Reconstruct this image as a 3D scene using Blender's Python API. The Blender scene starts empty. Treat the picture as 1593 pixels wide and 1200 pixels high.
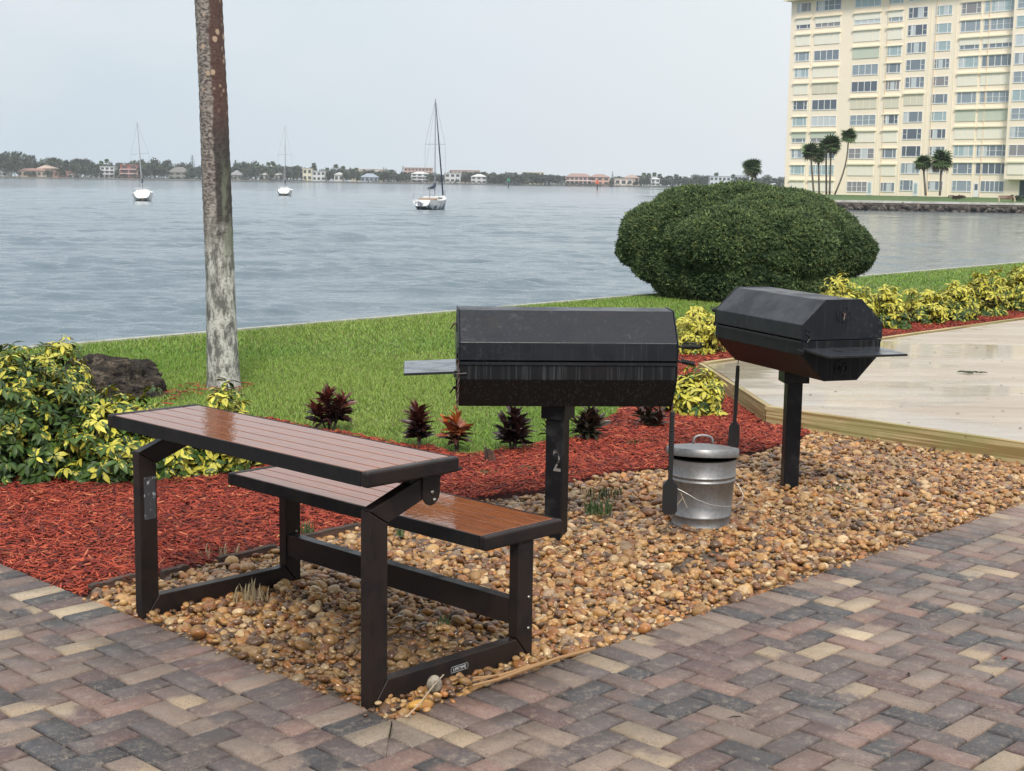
import bpy, math, random
import numpy as np
from mathutils import Vector, Matrix
random.seed(7); rng = np.random.default_rng(7)
scene = bpy.context.scene
COL = scene.collection
rad = math.radians

# ------------------------------------------------------------------ camera model
W0, H0, F0 = 1593., 1200., 2247.
PITCH = math.atan(317/F0); ROLL = math.atan(.0146); HC = 1.62
_fw = np.array([0, math.cos(PITCH), -math.sin(PITCH)]); _r = np.array([1., 0, 0]); _u = np.cross(_r, _fw)
_c, _s = math.cos(ROLL), math.sin(ROLL)
CR = _c*_r + _s*_u; CU = -_s*_r + _c*_u
def ray(px, py): return _fw + CR*((px-W0/2)/F0) - CU*((py-H0/2)/F0)
def at(px, py, z=0.):
    d = ray(px, py); return np.array([0, 0, HC]) + d*((z-HC)/d[2])
def atY(px, py, Y):
    d = ray(px, py); return np.array([0, 0, HC]) + d*(Y/d[1])
cam_d = bpy.data.cameras.new("camera"); cam = bpy.data.objects.new("camera", cam_d); COL.objects.link(cam)
cam_d.sensor_width = 36; cam_d.sensor_fit = 'HORIZONTAL'; cam_d.lens = 36*F0/W0
cam_d.clip_start = .05; cam_d.clip_end = 20000
M = Matrix.Identity(4)
for i in range(3):
    M[i][0] = CR[i]; M[i][1] = CU[i]; M[i][2] = -_fw[i]
M[2][3] = HC
cam.matrix_world = M; scene.camera = cam
scene.render.resolution_x = 1024; scene.render.resolution_y = 771
scene.view_settings.view_transform = 'Standard'; scene.view_settings.look = 'None'
scene.view_settings.exposure = 0; scene.view_settings.gamma = 1

# ------------------------------------------------------------------ node helpers
def nn(nt, typ, **kw):
    n = nt.nodes.new(typ)
    for k, v in kw.items():
        if hasattr(n, k): setattr(n, k, v)
    return n
def L(nt, a, b): nt.links.new(a, b)
def sock(nt, s, v):
    if hasattr(v, 'is_linked') or hasattr(v, 'links'): nt.links.new(v, s)
    else: s.default_value = v
def c4(c): return (c[0], c[1], c[2], 1)
def coords(nt, stretch=(1, 1, 1), rot=(0, 0, 0), kind='Object'):
    tc = nn(nt, 'ShaderNodeTexCoord'); mp = nn(nt, 'ShaderNodeMapping')
    mp.inputs['Scale'].default_value = stretch; mp.inputs['Rotation'].default_value = rot
    L(nt, tc.outputs[kind], mp.inputs['Vector']); return mp.outputs['Vector']
def noise(nt, vec, scale, detail=4, rough=.6, dist=0.):
    n = nn(nt, 'ShaderNodeTexNoise'); L(nt, vec, n.inputs['Vector'])
    n.inputs['Scale'].default_value = scale; n.inputs['Detail'].default_value = detail
    n.inputs['Roughness'].default_value = rough; n.inputs['Distortion'].default_value = dist
    return n.outputs['Fac']
def mrange(nt, v, a, b, c=0., d=1.):
    n = nn(nt, 'ShaderNodeMapRange'); n.interpolation_type = 'SMOOTHSTEP'
    L(nt, v, n.inputs[0])
    for i, x in enumerate((a, b, c, d)): n.inputs[i+1].default_value = x
    return n.outputs[0]
def mix(nt, f, a, b, mode='MIX'):
    n = nn(nt, 'ShaderNodeMix', data_type='RGBA', blend_type=mode)
    sock(nt, n.inputs[0], f); sock(nt, n.inputs[6], c4(a) if isinstance(a, tuple) else a); sock(nt, n.inputs[7], c4(b) if isinstance(b, tuple) else b)
    return n.outputs[2]
def mth(nt, op, a, b=0.):
    n = nn(nt, 'ShaderNodeMath', operation=op); sock(nt, n.inputs[0], a); sock(nt, n.inputs[1], b); return n.outputs[0]
def newmat(name):
    m = bpy.data.materials.new(name); m.use_nodes = True
    return m, m.node_tree, m.node_tree.nodes['Principled BSDF']
def mat(name, col, rough=.6, metal=0., spec=.5, var=(), bump=(), stretch=(1, 1, 1), rot=(0, 0, 0), attr=None, rvar=None, coat=0, coat_rough=.05, trans=0):
    """var: (scale, colour, lo, hi[, stretch]) ; bump: (scale, strength, distance)"""
    m, nt, b = newmat(name)
    v = coords(nt, stretch, rot)
    c = None
    base = c4(col)
    if attr:
        a = nn(nt, 'ShaderNodeAttribute', attribute_name=attr); c = mix(nt, 1., a.outputs['Color'], tuple(col), 'MULTIPLY')
    for t in var:
        vv = coords(nt, t[4], rot) if len(t) > 4 else v
        f = mrange(nt, noise(nt, vv, t[0]), t[2], t[3])
        c = mix(nt, f, c if c is not None else tuple(col), tuple(t[1]))
    if c is not None: L(nt, c, b.inputs['Base Color'])
    else: b.inputs['Base Color'].default_value = base
    b.inputs['Roughness'].default_value = rough; b.inputs['Metallic'].default_value = metal
    b.inputs['Specular IOR Level'].default_value = spec
    b.inputs['Coat Weight'].default_value = coat; b.inputs['Coat Roughness'].default_value = coat_rough
    if rvar:
        L(nt, mrange(nt, noise(nt, v, rvar[0]), .35, .65, rvar[1], rvar[2]), b.inputs['Roughness'])
    prev = None
    for (s, st, d) in bump:
        bn = nn(nt, 'ShaderNodeBump'); bn.inputs['Strength'].default_value = st; bn.inputs['Distance'].default_value = d
        L(nt, noise(nt, v, s), bn.inputs['Height'])
        if prev: L(nt, prev, bn.inputs['Normal'])
        prev = bn.outputs['Normal']
    if prev:
        L(nt, prev, b.inputs['Normal'])
    return m

# ------------------------------------------------------------------ mesh helpers
def tag(o, label=None, cat=None, group=None, kind=None):
    if label: o['label'] = label
    if cat: o['category'] = cat
    if group: o['group'] = group
    if kind: o['kind'] = kind
    return o
def empty(name, loc=(0, 0, 0), rz=0., label=None, cat=None, group=None):
    o = bpy.data.objects.new(name, None); COL.objects.link(o); o.location = tuple(loc); o.rotation_euler = (0, 0, rz)
    o.empty_display_size = .1
    return tag(o, label, cat, group)
def link(name, me, parent=None):
    o = bpy.data.objects.new(name, me); COL.objects.link(o)
    if parent is not None: o.parent = parent
    return o
class MB:
    def __init__(s): s.v = []; s.f = []; s.mi = []
    def add(s, vs, fs, mi=0):
        n = len(s.v); s.v += [tuple(map(float, p)) for p in vs]; s.f += [tuple(i+n for i in f) for f in fs]; s.mi += [mi]*len(fs); return s
    def box(s, x0, x1, y0, y1, z0, z1, mi=0, m=None):
        vs = [(x, y, z) for z in (z0, z1) for y in (y0, y1) for x in (x0, x1)]
        if m is not None: vs = [tuple(m @ Vector(p)) for p in vs]
        return s.add(vs, [(0, 2, 3, 1), (4, 5, 7, 6), (0, 1, 5, 4), (2, 6, 7, 3), (0, 4, 6, 2), (1, 3, 7, 5)], mi)
    def bar(s, a, b, w, h, up=(0, 0, 1), mi=0):
        a = Vector(a); b = Vector(b); d = (b-a).normalized(); u = Vector(up); x = d.cross(u).normalized(); y = x.cross(d)
        vs = [p + x*(i*w/2) + y*(j*h/2) for p in (a, b) for j in (-1, 1) for i in (-1, 1)]
        return s.add(vs, [(0, 2, 3, 1), (4, 5, 7, 6), (0, 1, 5, 4), (2, 6, 7, 3), (0, 4, 6, 2), (1, 3, 7, 5)], mi)
    def tube(s, pts, r, n=8, cap=True, mi=0, close=False):
        pts = [Vector(p) for p in pts]; rs = r if isinstance(r, (list, tuple)) else [r]*len(pts)
        rings = []; prev = None
        for i, p in enumerate(pts):
            d = ((pts[(i+1) % len(pts)] - pts[i-1]) if close else (pts[min(i+1, len(pts)-1)] - pts[max(i-1, 0)])).normalized()
            if prev is None: prev = d.orthogonal().normalized()
            prev = (prev - d*prev.dot(d)); prev = prev.normalized() if prev.length > 1e-6 else d.orthogonal().normalized()
            q = d.cross(prev)
            rings.append([p + (prev*math.cos(2*math.pi*k/n) + q*math.sin(2*math.pi*k/n))*rs[i] for k in range(n)])
        vs = [v for R in rings for v in R]; m = len(pts)
        fs = [(i*n+k, i*n+(k+1) % n, ((i+1) % m)*n+(k+1) % n, ((i+1) % m)*n+k) for i in range(m if close else m-1) for k in range(n)]
        if cap and not close: fs += [tuple(range(n-1, -1, -1)), tuple((m-1)*n+k for k in range(n))]
        return s.add(vs, fs, mi)
    def prism(s, poly, z0, z1, mi=0, m=None):
        n = len(poly); vs = [(x, y, z0) for x, y in poly] + [(x, y, z1) for x, y in poly]
        if m is not None: vs = [tuple(m @ Vector(p)) for p in vs]
        return s.add(vs, [tuple(range(n-1, -1, -1)), tuple(range(n, 2*n))] + [(i, (i+1) % n, n+(i+1) % n, n+i) for i in range(n)], mi)
    def lathe(s, prof, n=32, m=None, cap0=False, cap1=False, mi=0):
        vs = [(r*math.cos(2*math.pi*k/n), r*math.sin(2*math.pi*k/n), z) for r, z in prof for k in range(n)]
        if m is not None: vs = [tuple(m @ Vector(p)) for p in vs]
        fs = [(i*n+k, i*n+(k+1) % n, (i+1)*n+(k+1) % n, (i+1)*n+k) for i in range(len(prof)-1) for k in range(n)]
        if cap0: fs.append(tuple(range(n-1, -1, -1)))
        if cap1: fs.append(tuple((len(prof)-1)*n+k for k in range(n)))
        return s.add(vs, fs, mi)
    def build(s, name, m=None, parent=None, smooth=False, bevel=0, seg=2):
        me = bpy.data.meshes.new(name); me.from_pydata(s.v, [], s.f)
        mats = m if isinstance(m, (list, tuple)) else [m]
        for x in mats:
            if x: me.materials.append(x)
        if len(mats) > 1: me.polygons.foreach_set('material_index', s.mi)
        me.update()
        if smooth: me.polygons.foreach_set('use_smooth', [True]*len(me.polygons))
        o = link(name, me, parent)
        if bevel:
            b = o.modifiers.new('bevel', 'BEVEL'); b.width = bevel; b.segments = seg; b.limit_method = 'ANGLE'; b.angle_limit = rad(35)
            me.polygons.foreach_set('use_smooth', [True]*len(me.polygons))
            b.harden_normals = True
        elif smooth == 'auto':
            pass
        return o
def np_mesh(name, V, F, m, parent=None, smooth=False, col=None):
    """F (M,k) int array, all polygons with k corners"""
    V = np.asarray(V, np.float32); F = np.asarray(F, np.int32); k = F.shape[1]
    me = bpy.data.meshes.new(name)
    me.vertices.add(len(V)); me.vertices.foreach_set('co', V.ravel())
    me.loops.add(F.size); me.loops.foreach_set('vertex_index', F.ravel())
    me.polygons.add(len(F)); me.polygons.foreach_set('loop_start', np.arange(0, F.size, k, dtype=np.int32))
    me.update(calc_edges=True)
    if smooth: me.polygons.foreach_set('use_smooth', np.ones(len(F), bool))
    if col is not None:
        a = me.color_attributes.new('tint', 'FLOAT_COLOR', 'POINT')
        c = np.ones((len(V), 4), np.float32); c[:, :col.shape[1]] = col; a.data.foreach_set('color', c.ravel())
    if m: me.materials.append(m)
    return link(name, me, parent)
def inst(TV, TF, A, T, col=None, tcol=None):
    """copies of a template: TV (k,3), TF (m,q); A (N,3,3) applied to columns; T (N,3); returns V,F,C"""
    N = len(T); k = len(TV)
    V = np.einsum('nij,kj->nki', A, TV) + T[:, None, :]
    F = (TF[None] + (np.arange(N)*k)[:, None, None]).reshape(-1, TF.shape[1])
    C = None
    if col is not None:
        C = np.repeat(col[:, None, :], k, 1)
        if tcol is not None: C = C*tcol[None, :, :]
        C = C.reshape(-1, col.shape[1])
    return V.reshape(-1, 3), F, C
def merge(parts):
    Vs, Fs, Cs, o = [], [], [], 0
    for V, F, C in parts:
        Vs.append(V); Fs.append(F+o); Cs.append(C); o += len(V)
    return np.concatenate(Vs), np.concatenate(Fs), (np.concatenate(Cs) if Cs[0] is not None else None)
def rot_z(a):
    c, s = np.cos(a), np.sin(a); o = np.zeros((len(a), 3, 3)); o[:, 0, 0] = c; o[:, 0, 1] = -s; o[:, 1, 0] = s; o[:, 1, 1] = c; o[:, 2, 2] = 1; return o
def frames(D, roll=None, up=(0, 0, 1)):
    """matrices whose x axis is D, z axis near up"""
    D = D/np.linalg.norm(D, axis=1, keepdims=True); U = np.tile(np.array(up, float), (len(D), 1))
    U[np.abs((D*U).sum(1)) > .98] = (1, 0, 0)
    Y = np.cross(U, D); Y /= np.linalg.norm(Y, axis=1, keepdims=True); Z = np.cross(D, Y)
    if roll is not None:
        c, s = np.cos(roll)[:, None], np.sin(roll)[:, None]; Y, Z = Y*c+Z*s, -Y*s+Z*c
    return np.stack([D, Y, Z], 2)
def rnd_dirs(n, r=rng):
    v = r.normal(size=(n, 3)); return v/np.linalg.norm(v, axis=1, keepdims=True)
def in_poly(P, poly):
    x, y = P[:, 0], P[:, 1]; r = np.zeros(len(P), bool); n = len(poly)
    for i in range(n):
        x1, y1 = poly[i]; x2, y2 = poly[(i+1) % n]
        c = ((y1 > y) != (y2 > y)) & (x < (x2-x1)*(y-y1)/((y2-y1) if y2 != y1 else 1e-9)+x1); r ^= c
    return r
def dist_edge(P, a, b):
    a = np.array(a[:2]); b = np.array(b[:2]); d = b-a; t = np.clip(((P-a)@d)/(d@d), 0, 1); return np.linalg.norm(P-(a+t[:, None]*d), axis=1)
def vnoise(P, s, seed=0, oct=3):
    """cheap smooth value noise on numpy points (N,2 or 3)"""
    r = np.random.default_rng(seed); out = 0; amp = 1; tot = 0
    for o in range(oct):
        for j in range(5):
            k = r.normal(size=P.shape[1]); k /= np.linalg.norm(k); ph = r.random()*6.28
            out = out + amp*np.sin((P@k)*s*(.7+.6*r.random())*6.28+ph)/5*1.6
        tot += amp; amp *= .5; s *= 2.1
    return out/tot
def grid_pts(poly, step, jit=.45):
    p = np.array(poly); x0, y0 = p.min(0); x1, y1 = p.max(0)
    X, Y = np.meshgrid(np.arange(x0, x1, step), np.arange(y0, y1, step*.866)); X = X + (np.arange(X.shape[0]) % 2)[:, None]*step/2
    P = np.stack([X.ravel(), Y.ravel()], 1); P += rng.uniform(-jit, jit, P.shape)*step
    return P[in_poly(P, poly)]
def sheet(name, poly, z, m, kind='structure', thick=0):
    mb = MB()
    if thick: mb.prism([tuple(p[:2]) for p in poly], z-thick, z)
    else: mb.add([(p[0], p[1], z) for p in poly], [tuple(range(len(poly)))])
    o = mb.build(name, m); o['kind'] = kind; return o

# ------------------------------------------------------------------ light
SUN_EL, SUN_AZ = 44, 176      # azimuth measured from +Y towards +X
w = bpy.data.worlds.new("World"); scene.world = w; w.use_nodes = True; nt = w.node_tree
bg = nt.nodes['Background']
sky = nn(nt, 'ShaderNodeTexSky'); sky.sky_type = 'NISHITA'; sky.sun_disc = False
sky.sun_elevation = rad(SUN_EL); sky.sun_rotation = rad(SUN_AZ); sky.air_density = 1.5; sky.dust_density = 4
skys = mix(nt, 1., sky.outputs[0], (.1, .1, .1), 'MULTIPLY')
tc = nn(nt, 'ShaderNodeTexCoord'); sep = nn(nt, 'ShaderNodeSeparateXYZ'); L(nt, tc.outputs['Generated'], sep.inputs[0])
side = mrange(nt, sep.outputs['X'], -.42, .36)
mp = nn(nt, 'ShaderNodeMapping'); mp.inputs['Scale'].default_value = (1, 1, 3.2); L(nt, tc.outputs['Generated'], mp.inputs[0])
cl = noise(nt, mp.outputs[0], 2.2, 5, .5)
base = mix(nt, side, (.67, .785, .885), (.91, .955, .99))
base = mix(nt, mth(nt, 'MULTIPLY', mrange(nt, cl, .40, .70), .55), base, (.95, .965, .985))
up = mrange(nt, sep.outputs['Z'], .20, .95)
base = mix(nt, up, base, (1.85, 1.88, 1.93))   # overcast: the zenith is brightest
back = mrange(nt, sep.outputs['Y'], .35, -.6, 0, .4)
base = mix(nt, back, base, (.50, .58, .68))
fin = mix(nt, .88, skys, base)
L(nt, fin, bg.inputs[0]); bg.inputs[1].default_value = 1.0
sd = bpy.data.lights.new('sun', 'SUN'); sd.energy = 2.9; sd.angle = rad(13); sd.color = (1, .95, .87)
so = bpy.data.objects.new('sun', sd); COL.objects.link(so)
az, el = rad(SUN_AZ), rad(SUN_EL)
so.rotation_euler = Vector((math.sin(az)*math.cos(el), math.cos(az)*math.cos(el), math.sin(el))).to_track_quat('Z', 'Y').to_euler()

# ------------------------------------------------------------------ key positions
TH = rad(46.4); E1 = np.array([math.cos(TH), math.sin(TH)]); E2 = np.array([-math.sin(TH), math.cos(TH)])
C0 = at(610, 1122)[:2]
def pv(a, b): return C0 + E1*a + E2*b
def g2(px, py): return at(px, py)[:2]
SEA = -1.38
S0, S1 = g2(0, 545), g2(1593, 408)
sdir = (S1-S0)/np.linalg.norm(S1-S0); sn = np.array([-sdir[1], sdir[0]])   # sn points to the water
SA, SB = S0 - sdir*60, S1 + sdir*45

# ------------------------------------------------------------------ ground sheets
M_soil = mat('soil', (.05, .04, .03), .95, bump=[(30, .6, .02)])
M_lawn = mat('lawn_base', (.085, .150, .025), .9, var=[(3, (.10, .15, .035), .4, .65), (.35, (.13, .16, .045), .45, .6)], bump=[(60, .8, .02)])
land = [SA, SB, SB + np.array([30, -30.]), np.array([60, -60.]), np.array([-70, -60.])]
sheet('lawn', [p for p in land], -.012, M_lawn)
# edge of the pavers (L-shaped far boundary)
FR_ = pv(9.5, 0); LE_ = pv(0, 6)
BM = (g2(122, 930.6)-C0)@E2
mulch_lawn = [g2(-250, 700), g2(60, 640), g2(270, 640), g2(420, 655), g2(470, 668), g2(560, 684), g2(640, 696), g2(673, 697), g2(711, 709), g2(742, 709), g2(790, 702), g2(821, 698),
              g2(855, 692), g2(893, 688), g2(931, 664), g2(960, 646), g2(1000, 612), g2(1025, 575), g2(1040, 542), g2(1075, 528), g2(1150, 520), g2(1250, 508),
              g2(1330, 494), g2(1400, 484), g2(1500, 473), g2(1593, 462), g2(1750, 446)]
grav_mulch = [pv(0, BM), g2(145, 920), g2(290, 888), g2(450, 846), g2(505, 834), g2(560, 822), g2(640, 800), g2(767, 777), g2(853, 767), g2(890, 753), g2(960, 737), g2(1033, 733), g2(1090, 722),
              g2(1147, 714), g2(1210, 699), g2(1262, 676)]
deckL, deckF = at(1090, 564, .13)[:2], at(1196, 632, .13)[:2]
deckR = at(1593, 688, .13)[:2]; _d = deckR-deckF; _t = np.linalg.solve(np.array([E1, -_d]).T, deckF-C0); deckR = C0+E1*_t[0]; AI = _t[0]   # where the board meets the paving
deckB = at(1593, 494, .13)[:2]; deckB = deckL + (deckB-deckL)*1.5
deck_back = g2(1900, 463)
gravel_poly = [pv(0, .0), pv(AI, 0)] + [deckR + (deckF-deckR)*t for t in (.35, .6, .9)] + grav_mulch[::-1]
mulch_poly = grav_mulch[:] + [deckF + (deckR-deckF)*.06, deckF + np.array([.02, .02]), deckL + np.array([.03, 0]), deckB] + mulch_lawn[::-1] + [g2(-500, 760), pv(0, 4.2)]
M_mulch0 = mat('mulch_base', (.085, .016, .010), .95, var=[(40, (.04, .012, .01), .4, .6)], bump=[(70, .35, .006)])
M_grav0 = mat('gravel_base', (.060, .046, .036), .8, var=[(60, (.14, .10, .065), .45, .6)], bump=[(90, .35, .004)])
sheet('mulch_bed', mulch_poly, -.008, M_mulch0)
sheet('gravel_bed', gravel_poly, -.0065, M_grav0)
M_sand = mat('joint_sand', (.014, .012, .010), .95, bump=[(200, .5, .004)])
sheet('paver_bedding', [pv(0, 0), pv(14, 0), pv(14, -14), pv(-12, -14), pv(-12, 9), pv(0, 9)], -.004, M_sand)

# ------------------------------------------------------------------ pavers
def pavers():
    g = .1007; bricks = []          # (a0,a1,b0,b1)
    for k in range(0, 62): bricks.append((-2*g, 0, k*g, (k+1)*g))
    for k in range(0, 105): bricks.append((k*g, (k+1)*g, -2*g, 0))
    A0, A1, B0, B1 = -58, 110, -95, 62
    def inside(i, j): return (i < -2 or j < -2) and A0 <= i < A1 and B0 <= j < B1 and not (i >= -2 and j >= 0) and not (j >= -2 and i >= 0)
    for i in range(A0-1, A1+1):
        for j in range(B0-1, B1+1):
            d = (i-j) % 4
            if d == 0: cells = [(i, j), (i+1, j)]
            elif d == 3: cells = [(i, j), (i, j+1)]
            else: continue
            ok = [c for c in cells if inside(*c)]
            if not ok: continue
            xs = [c[0] for c in ok]; ys = [c[1] for c in ok]
            bricks.append((min(xs)*g, (max(xs)+1)*g, min(ys)*g, (max(ys)+1)*g))
    B = np.array(bricks); ctr = np.stack([(B[:, 0]+B[:, 1])/2, (B[:, 2]+B[:, 3])/2], 1); wp = C0 + ctr[:, :1]*E1 + ctr[:, 1:]*E2
    keep = (wp[:, 1] > -.5) & (wp[:, 1] < 13) & (np.abs(wp[:, 0]) < 7.5)
    B = B[keep]
    pal = [((.140, .098, .084), 7), ((.100, .078, .074), 6), ((.190, .118, .096), 4.5), ((.054, .050, .052), 3), ((.32, .240, .160), 2.4), ((.115, .072, .066), 4), ((.205, .150, .118), 5.0), ((.40, .315, .210), .7)]
    pr = np.array([p[1] for p in pal], float); pr /= pr.sum(); pc = np.array([p[0] for p in pal])
    V = []; F = []; C1 = []; C2 = []
    N = len(B); c1 = pc[rng.choice(len(pal), N, p=pr)]; c2 = pc[rng.choice(len(pal), N, p=pr)]
    same = rng.random(N) < .66; c2[same] = c1[same]*rng.uniform(.85, 1.12, (same.sum(), 1))
    c1 = c1*rng.uniform(.88, 1.14, (N, 1)); J = .0040; bv = .0058
    # 12-vert brick: bottom ring, shoulder ring, top ring (plus the mitred bricks of the corner)
    a0, a1, b0, b1 = B[:, 0]+J, B[:, 1]-J, B[:, 2]+J, B[:, 3]-J
    jit = rng.normal(0, .0006, (4, N)); a0, a1, b0, b1 = a0+jit[0], a1+jit[1], b0+jit[2], b1+jit[3]
    lift = rng.normal(0, .0011, N); tx = rng.normal(0, .006, N); ty = rng.normal(0, .006, N); ca, cb = (a0+a1)/2, (b0+b1)/2
    Q = np.stack([np.stack([a0, b0], 1), np.stack([a1, b0], 1), np.stack([a1, b1], 1), np.stack([a0, b1], 1)], 1)
    ex = [[(-2*g, 0), (-2*g, -g), (-g, -g), (0, 0)], [(-2*g, -g), (-2*g, -1.5*g), (-2*g, -2*g), (-g, -g)]]
    ex += [[(b, a) for a, b in reversed(q)] for q in ex]
    for q in ex:
        q = np.array(q); cq = q.mean(0); d = cq-q; q = q+d/np.linalg.norm(d, axis=1, keepdims=True)*J*.7; Q = np.concatenate([Q, q[None]])
    k = len(ex); ecol = np.array([(.24, .19, .14), (.17, .13, .11), (.20, .155, .12), (.15, .115, .10)])
    c1 = np.concatenate([c1, ecol]); c2 = np.concatenate([c2, ecol*.8]); z_ = np.zeros(k); lift, tx, ty = np.concatenate([lift, z_]), np.concatenate([tx, z_]), np.concatenate([ty, z_]); N = N+k
    ca, cb = Q[:, :, 0].mean(1), Q[:, :, 1].mean(1); long_a = np.concatenate([(a1-a0) > (b1-b0), [True]*k])
    rings = []
    for ins, z in ((0, -.03), (0, -.0065), (bv, 0)):
        for ci in range(4):
            dd = np.stack([ca, cb], 1)-Q[:, ci]; sg = np.sign(dd)
            a, b = Q[:, ci, 0]+sg[:, 0]*ins, Q[:, ci, 1]+sg[:, 1]*ins
            zz = z + lift + (a-ca)*tx + (b-cb)*ty + .010
            rings.append(np.stack([C0[0]+a*E1[0]+b*E2[0], C0[1]+a*E1[1]+b*E2[1], zz], 1))
    V = np.stack(rings, 1).reshape(-1, 3)
    q = [(0, 1, 5, 4), (1, 2, 6, 5), (2, 3, 7, 6), (3, 0, 4, 7), (4, 5, 9, 8), (5, 6, 10, 9), (6, 7, 11, 10), (7, 4, 8, 11), (8, 9, 10, 11)]
    F = (np.array(q)[None] + (np.arange(N)*12)[:, None, None]).reshape(-1, 4)
    # colour A / colour B plus position along brick in alpha
    me_c = np.repeat(c1[:, None, :], 12, 1); me_c2 = np.repeat(c2[:, None, :], 12, 1)
    t = np.zeros((N, 12)); la = [0, 1, 1, 0]*3; lb = [0, 0, 1, 1]*3
    for k in range(12): t[:, k] = np.where(long_a, la[k], lb[k])
    flip = rng.random(N) < .5; t[flip] = 1-t[flip]
    o = np_mesh('brick_paving', V, F, None, col=np.concatenate([me_c.reshape(-1, 3), t.reshape(-1, 1)], 1))
    a = o.data.color_attributes.new('tint_b', 'FLOAT_COLOR', 'POINT'); c = np.ones((len(V), 4), np.float32); c[:, :3] = me_c2.reshape(-1, 3); a.data.foreach_set('color', c.ravel())
    m, nt, b = newmat('paver_concrete'); v = coords(nt)
    A = nn(nt, 'ShaderNodeAttribute', attribute_name='tint'); Bn = nn(nt, 'ShaderNodeAttribute', attribute_name='tint_b')
    n1 = noise(nt, v, 9, 3, .6); tt = mth(nt, 'ADD', A.outputs['Alpha'], mth(nt, 'MULTIPLY', mth(nt, 'SUBTRACT', n1, .5), 1.6))
    c = mix(nt, mrange(nt, tt, .3, .75), A.outputs['Color'], Bn.outputs['Color'])
    sp = noise(nt, v, 150, 3, .85); c = mix(nt, mrange(nt, sp, .56, .66, 0, .42), c, (.40, .31, .22))
    sp2 = noise(nt, coords(nt, (1, 1, 1), (0, 0, 1)), 170, 3, .8); c = mix(nt, mrange(nt, sp2, .54, .66, 0, .75), c, (.028, .024, .022))
    sp3 = noise(nt, v, 34, 3, .7); c = mix(nt, mrange(nt, sp3, .5, .68, 0, .35), c, (.30, .24, .18))
    dirt = noise(nt, v, 1.4, 5, .65); c = mix(nt, mrange(nt, dirt, .46, .72, 0, .55), c, (.06, .05, .045))
    L(nt, c, b.inputs['Base Color'])
    L(nt, mrange(nt, noise(nt, v, 3.5, 4), .35, .62, .34, .62), b.inputs['Roughness']); b.inputs['Specular IOR Level'].default_value = .4
    bn = nn(nt, 'ShaderNodeBump'); bn.inputs['Strength'].default_value = .6; bn.inputs['Distance'].default_value = .0015; L(nt, noise(nt, v, 420, 3), bn.inputs['Height']); L(nt, bn.outputs[0], b.inputs['Normal'])
    o.data.materials.append(m); o['kind'] = 'structure'
pavers()

# ------------------------------------------------------------------ pebbles
def ico(sub):
    import bmesh
    bm = bmesh.new(); bmesh.ops.create_icosphere(bm, subdivisions=sub, radius=1); bm.verts.ensure_lookup_table()
    V = np.array([v.co[:] for v in bm.verts]); F = np.array([[v.index for v in f.verts] for f in bm.faces]); bm.free(); return V, F
M_peb, nt, b = newmat('river_pebble'); v = coords(nt)
A = nn(nt, 'ShaderNodeAttribute', attribute_name='tint')
c = mix(nt, mrange(nt, noise(nt, v, 45, 3), .4, .7, 0, .55), A.outputs['Color'], mix(nt, 1., A.outputs['Color'], (.42, .30, .22), 'MULTIPLY'))
c = mix(nt, mrange(nt, noise(nt, v, 160, 2), .58, .72, 0, .4), c, (.50, .40, .29))
L(nt, c, b.inputs['Base Color']); L(nt, mrange(nt, noise(nt, v, 5, 2), .35, .65, .16, .5), b.inputs['Roughness'])
bn = nn(nt, 'ShaderNodeBump'); bn.inputs['Strength'].default_value = .35; bn.inputs['Distance'].default_value = .002; L(nt, noise(nt, v, 150, 3), bn.inputs['Height']); L(nt, bn.outputs[0], b.inputs['Normal'])
peb_pal = np.array([(.42, .26, .115), (.50, .35, .18), (.36, .175, .065), (.25, .12, .055), (.46, .30, .14), (.60, .49, .34), (.16, .095, .06), (.45, .24, .08), (.33, .26, .20), (.12, .08, .06)])
peb_pr = np.array([4.5, 4.5, 4, 4, 4, 3.2, 3.2, 2, 2.0, 2.4]); peb_pr /= peb_pr.sum()
def pebble_batch(P, z, size, sub):
    parts = []; TV, TF = ico(sub)
    idx = rng.integers(0, 10, len(P))
    for k in range(10):
        r = np.random.default_rng(100+k); sel = P[idx == k]
        if not len(sel): continue
        S = TV*(1+.10*vnoise(TV, .35, 200+k, 2)[:, None])*np.array([1.0, r.uniform(.60, .90), r.uniform(.40, .62)])
        n = len(sel); s = size[idx == k]; t = rng.normal(0, .38, (n, 2))
        D = np.stack([np.cos(a := rng.random(n)*6.28), np.sin(a), t[:, 0]], 1)
        A = frames(D, t[:, 1])*s[:, None, None]
        T = np.stack([sel[:, 0], sel[:, 1], z[idx == k]], 1)
        c = peb_pal[rng.choice(len(peb_pal), n, p=peb_pr)]*rng.uniform(.6, 1.15, (n, 1))*np.array([1.0, .86, .66])
        damp = vnoise(sel, .45, 5, 3)[:, None]; c = c*np.clip(.95-.9*np.clip(damp-.15, 0, 1), .38, 1)
        parts.append(inst(S, TF, A, T, c))
    return parts
gz_parts = []
G = grid_pts(gravel_poly, .0262, .5); G = G[vnoise(G*np.array([1, 1.8]), .42, 17, 3)+rng.normal(0, .12, len(G)) > -.83]; CANP = at(1090, 814)[:2]; G = G[np.linalg.norm(G-CANP, axis=1) > .150]; hp_ = (G-at(1085, 876)[:2])@np.stack([E1, E2], 1); G = G[((hp_/np.array([.38, .14]))**2).sum(1)+.5*vnoise(G, 1.5, 23, 3)+rng.normal(0, .7, len(G)) > .45]; dist = np.linalg.norm(G, axis=1)
bump_h = .012*vnoise(G, .35, 3, 2)
size = np.clip(rng.lognormal(math.log(.0150), .40, len(G)), .006, .036)
edge = np.minimum(dist_edge(G, pv(0, 0), pv(0, 2.2)), dist_edge(G, pv(0, 0), pv(9, 0)))
bump_h = bump_h*np.clip(edge/.3, 0, 1) - .010*(edge < .05)
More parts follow.
